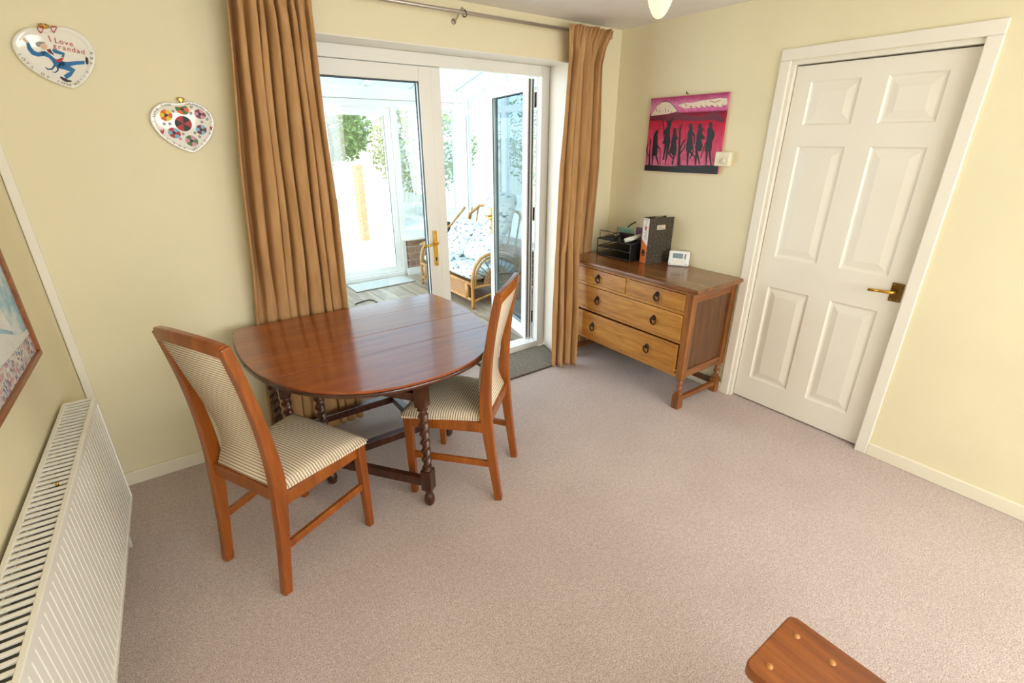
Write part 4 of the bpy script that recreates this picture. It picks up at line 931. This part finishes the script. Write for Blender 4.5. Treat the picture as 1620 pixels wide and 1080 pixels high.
for cx, cy in ((260, 672), (1028, 615)): paint2('red_heart', [[(cx, cy-14), (cx+16, cy-38), (cx+32, cy-30), (cx+30, cy), (cx+12, cy+46), (cx-14, cy+16), (cx-32, cy-16), (cx-22, cy-34)]], 'paint_red', .006)
rim_text(g2, 'I LOVE YOU', hp2, (-2.760, 1.692), 54, 69, .016, True); rim_text(g2, 'GRANDAD HAPPY', hp2, (-2.760, 1.692), 75, 91, .0145, True)
rim_text(g2, 'LOVE', hp2, (-2.760, 1.692), 47, 41, .014, False); rim_text(g2, 'HOLLY XX', hp2, (-2.760, 1.692), 34, 22, .0145, False)
for o, (x, z) in ((g1, (-3.136, 2.026)), (g2, (-2.752, 1.794))):
    mb = MB()
    for s in (-1, 1): mb.tube([(x+s*.004, -.004, z-.012), (x+s*.005, -.017, z-.008), (x+s*.014, -.015, z+.003), (x+s*.004, -.006, z+.008)], .0024, 6)
    mb.box(x-.006, x+.006, -.012, -.004, z-.010, z+.004); part('hanger_clip', mb, 'gold', o)

# ================================================================== LEFT WALL: RADIATOR AND PICTURE
rx, ryf, L_, zb_, zt_ = -3.418, -.43, 1.62, .185, .688
ra = thing('radiator', (rx, ryf, 0), 'white double panel radiator with slatted top grille under the framed picture', 'radiator', rz=-.036)
RP = lambda nm, mb, mat, par=ra, **k: part(nm, mb, mat, par, local=True, **k)
# local: x 0 (wall side) .. .105 , y 0 .. -L_
def fluted(x, out):
    pitch = .0335; n = int(L_/pitch); prof = []
    for k in range(n):
        y = -k*pitch
        prof += [(y, 0), (y-.0012, -.004), (y-.0045, -.004), (y-.0057, 0)]
    prof.append((-L_, 0)); mb = MB(); vs = []
    for y, d in prof: vs += [(x+d*out, y, zb_+.014), (x+d*out, y, zt_-.03)]
    mb.add(vs, [(2*i, 2*i+1, 2*i+3, 2*i+2) for i in range(len(prof)-1)])
    mb.box(x-.004*out, x+.0035*out, 0, -L_, zt_-.030, zt_-.008); mb.box(x-.004*out, x+.0035*out, 0, -L_, zb_, zb_+.015); mb.box(x-.012*out, x-.007*out, 0, -L_, zb_+.01, zt_-.02)
    return mb
RP('front_panel', fluted(.104, 1), 'rad'); RP('rear_panel', fluted(.018, -1), 'rad')
cv = MB(); cv.box(.030, .092, -.03, -L_+.03, zb_+.03, zt_-.05); RP('convector', cv, 'radin')
for y in (0, -L_): RP('end_panel', MB().box(.010, .108, y-.002 if y else -.002, y+.002, zb_+.01, zt_-.002), 'rad', bevel=.001)
gr = RP('top_grille', MB().box(.008, .022, 0, -L_, zt_-.010, zt_), 'rad', bevel=.002)
part('grille_rail', MB().box(.096, .110, 0, -L_, zt_-.010, zt_), 'rad', gr, bevel=.002)
ns = 60; sm = MB().box(.022, .096, -.0052, .0052, zt_-.007, zt_-.001).mesh('slat')
for k in range(ns):
    s_ = link('slat', sm, 'rad', gr); s_.location = (0, -.012-k*(L_-.024)/(ns-1), 0)
part('brass_key', MB().lathe((.074, -.62, zt_), [(.004, -.004), (.004, .006), (.002, .008)], 8), 'brass', gr)
for y in (-.25, -L_+.25): RP('wall_bracket', MB().box(-.022+.0, .02, y-.02, y+.02, zb_+.1, zt_-.1), 'rad')
RP('valve_pipe', MB().tube([(.06, -.08, 0), (.06, -.08, zb_+.03)], .008, 10), 'rad')
# framed picture
pa = math.atan(.036); y1p, y0p = -.45, -1.25; z0p, z1p = .905, 1.55
pc = thing('framed_picture', (lw(y1p), y1p, 0), 'brown framed pale blue seaside picture on the wall above the radiator', 'picture', rz=-.036)
FP = lambda nm, mb, mat, par=pc, **k: part(nm, mb, mat, par, local=True, **k)
Lp = y1p-y0p; fw_ = .020
for nm, a in (('frame_rail', (-Lp, 0, z0p, z0p+fw_)), ('frame_rail', (-Lp, 0, z1p-fw_, z1p)), ('frame_stile', (-fw_, 0, z0p+fw_, z1p-fw_)), ('frame_stile', (-Lp, -Lp+fw_, z0p+fw_, z1p-fw_))):
    FP(nm, MB().box(0, .022, *a), 'frame', bevel=.003)
pr = FP('print', MB().box(.004, .010, -Lp+fw_, -fw_, z0p+fw_, z1p-fw_), 'print')
part('crowd', MB().prism([(.0105, -fw_, z0p+fw_), (.0105, -Lp+fw_, z0p+fw_), (.0105, -Lp+fw_, z0p+.12), (.0105, -.28, z0p+.095), (.0105, -fw_, z0p+.085)], (.0004, 0, 0)), 'crowd', pr)
part('white_quay', MB().prism([(.011, -fw_, z0p+.086), (.011, -.28, z0p+.096), (.011, -Lp+fw_, z0p+.12), (.011, -Lp+fw_, z0p+.2), (.011, -.3, z0p+.18), (.011, -.12, z0p+.115), (.011, -fw_, z0p+.105)], (.0004, 0, 0)), 'print_white', pr)
part('white_sail', MB().prism([(.011, -.16, z0p+.14), (.011, -.30, z0p+.2), (.011, -.5, z0p+.22), (.011, -.36, z0p+.42), (.011, -.22, z0p+.30)], (.0004, 0, 0)), 'print_white', pr)

# ================================================================== PENDANT LAMP
LXp, LYp, LZp = -1.272, -1.372, 2.046
lp = thing('pendant_lamp', (LXp, LYp, H), 'lit cream glass teardrop pendant lamp hanging from the ceiling', 'lamp')
part('ceiling_rose', MB().lathe((LXp, LYp, H), [(.055, 0), (.055, -.012), (.03, -.026), (.012, -.03)], 24), 'brass', lp)
part('stem', MB().tube([(LXp, LYp, H-.02), (LXp, LYp, LZp+.17)], .006, 8), 'brass', lp)
part('gallery', MB().lathe((LXp, LYp, LZp+.16), [(.016, .03), (.03, .015), (.036, 0), (.034, -.006)], 20), 'brass', lp)
part('glass_shade', MB().lathe((LXp, LYp, LZp), [(.002, 0), (.010, .001), (.019, .007), (.028, .020), (.038, .040), (.047, .066), (.054, .095), (.055, .12), (.048, .145), (.036, .162), (.030, .165)], 32), 'lampglass', lp)

# ================================================================== BENCH END, bottom right
bz = .45
e0, e1 = onz(1180, 1050, bz), onz(1262, 980, bz)
bx0, bx1, by1 = e0.x-.004, e1.x+.006, (e0.y+e1.y)/2+.012
bn2 = thing('wooden_bench', ((bx0+bx1)/2, by1-.6, 0), 'corner of a knotty orange wooden bench at the bottom edge of the photo', 'bench')
def rrect(x0, x1, y0, y1, r, n=5):
    out = []
    for cx, cy, a0 in ((x1-r, y1-r, 0), (x0+r, y1-r, PI/2), (x0+r, y0+r, PI), (x1-r, y0+r, 3*PI/2)):
        out += [(cx+r*math.cos(a0+PI/2*k/n), cy+r*math.sin(a0+PI/2*k/n)) for k in range(n+1)]
    return out
part('seat_plank', MB().prism([(x, y, bz-.034) for x, y in rrect(bx0, bx1, by1-1.1, by1, .022)], (0, 0, .034)), 'bench', bn2, bevel=.004)
for x, y in ((bx0+.045, by1-.040), (bx1-.055, by1-.040), (bx0+.045, by1-.125), (bx1-.055, by1-.125)): part('peg', MB().lathe((x, y, bz-.001), [(.009, 0), (.009, .0016)], 14), 'peg', bn2)
for y in (by1-.08, by1-1.02): part('leg_board', MB().box(bx0+.02, bx1-.02, y-.018, y+.018, 0, bz-.034), 'bench', bn2, bevel=.003)
part('stretcher', MB().box((bx0+bx1)/2-.015, (bx0+bx1)/2+.015, by1-1.0, by1-.10, .18, .25), 'bench', bn2, bevel=.003)
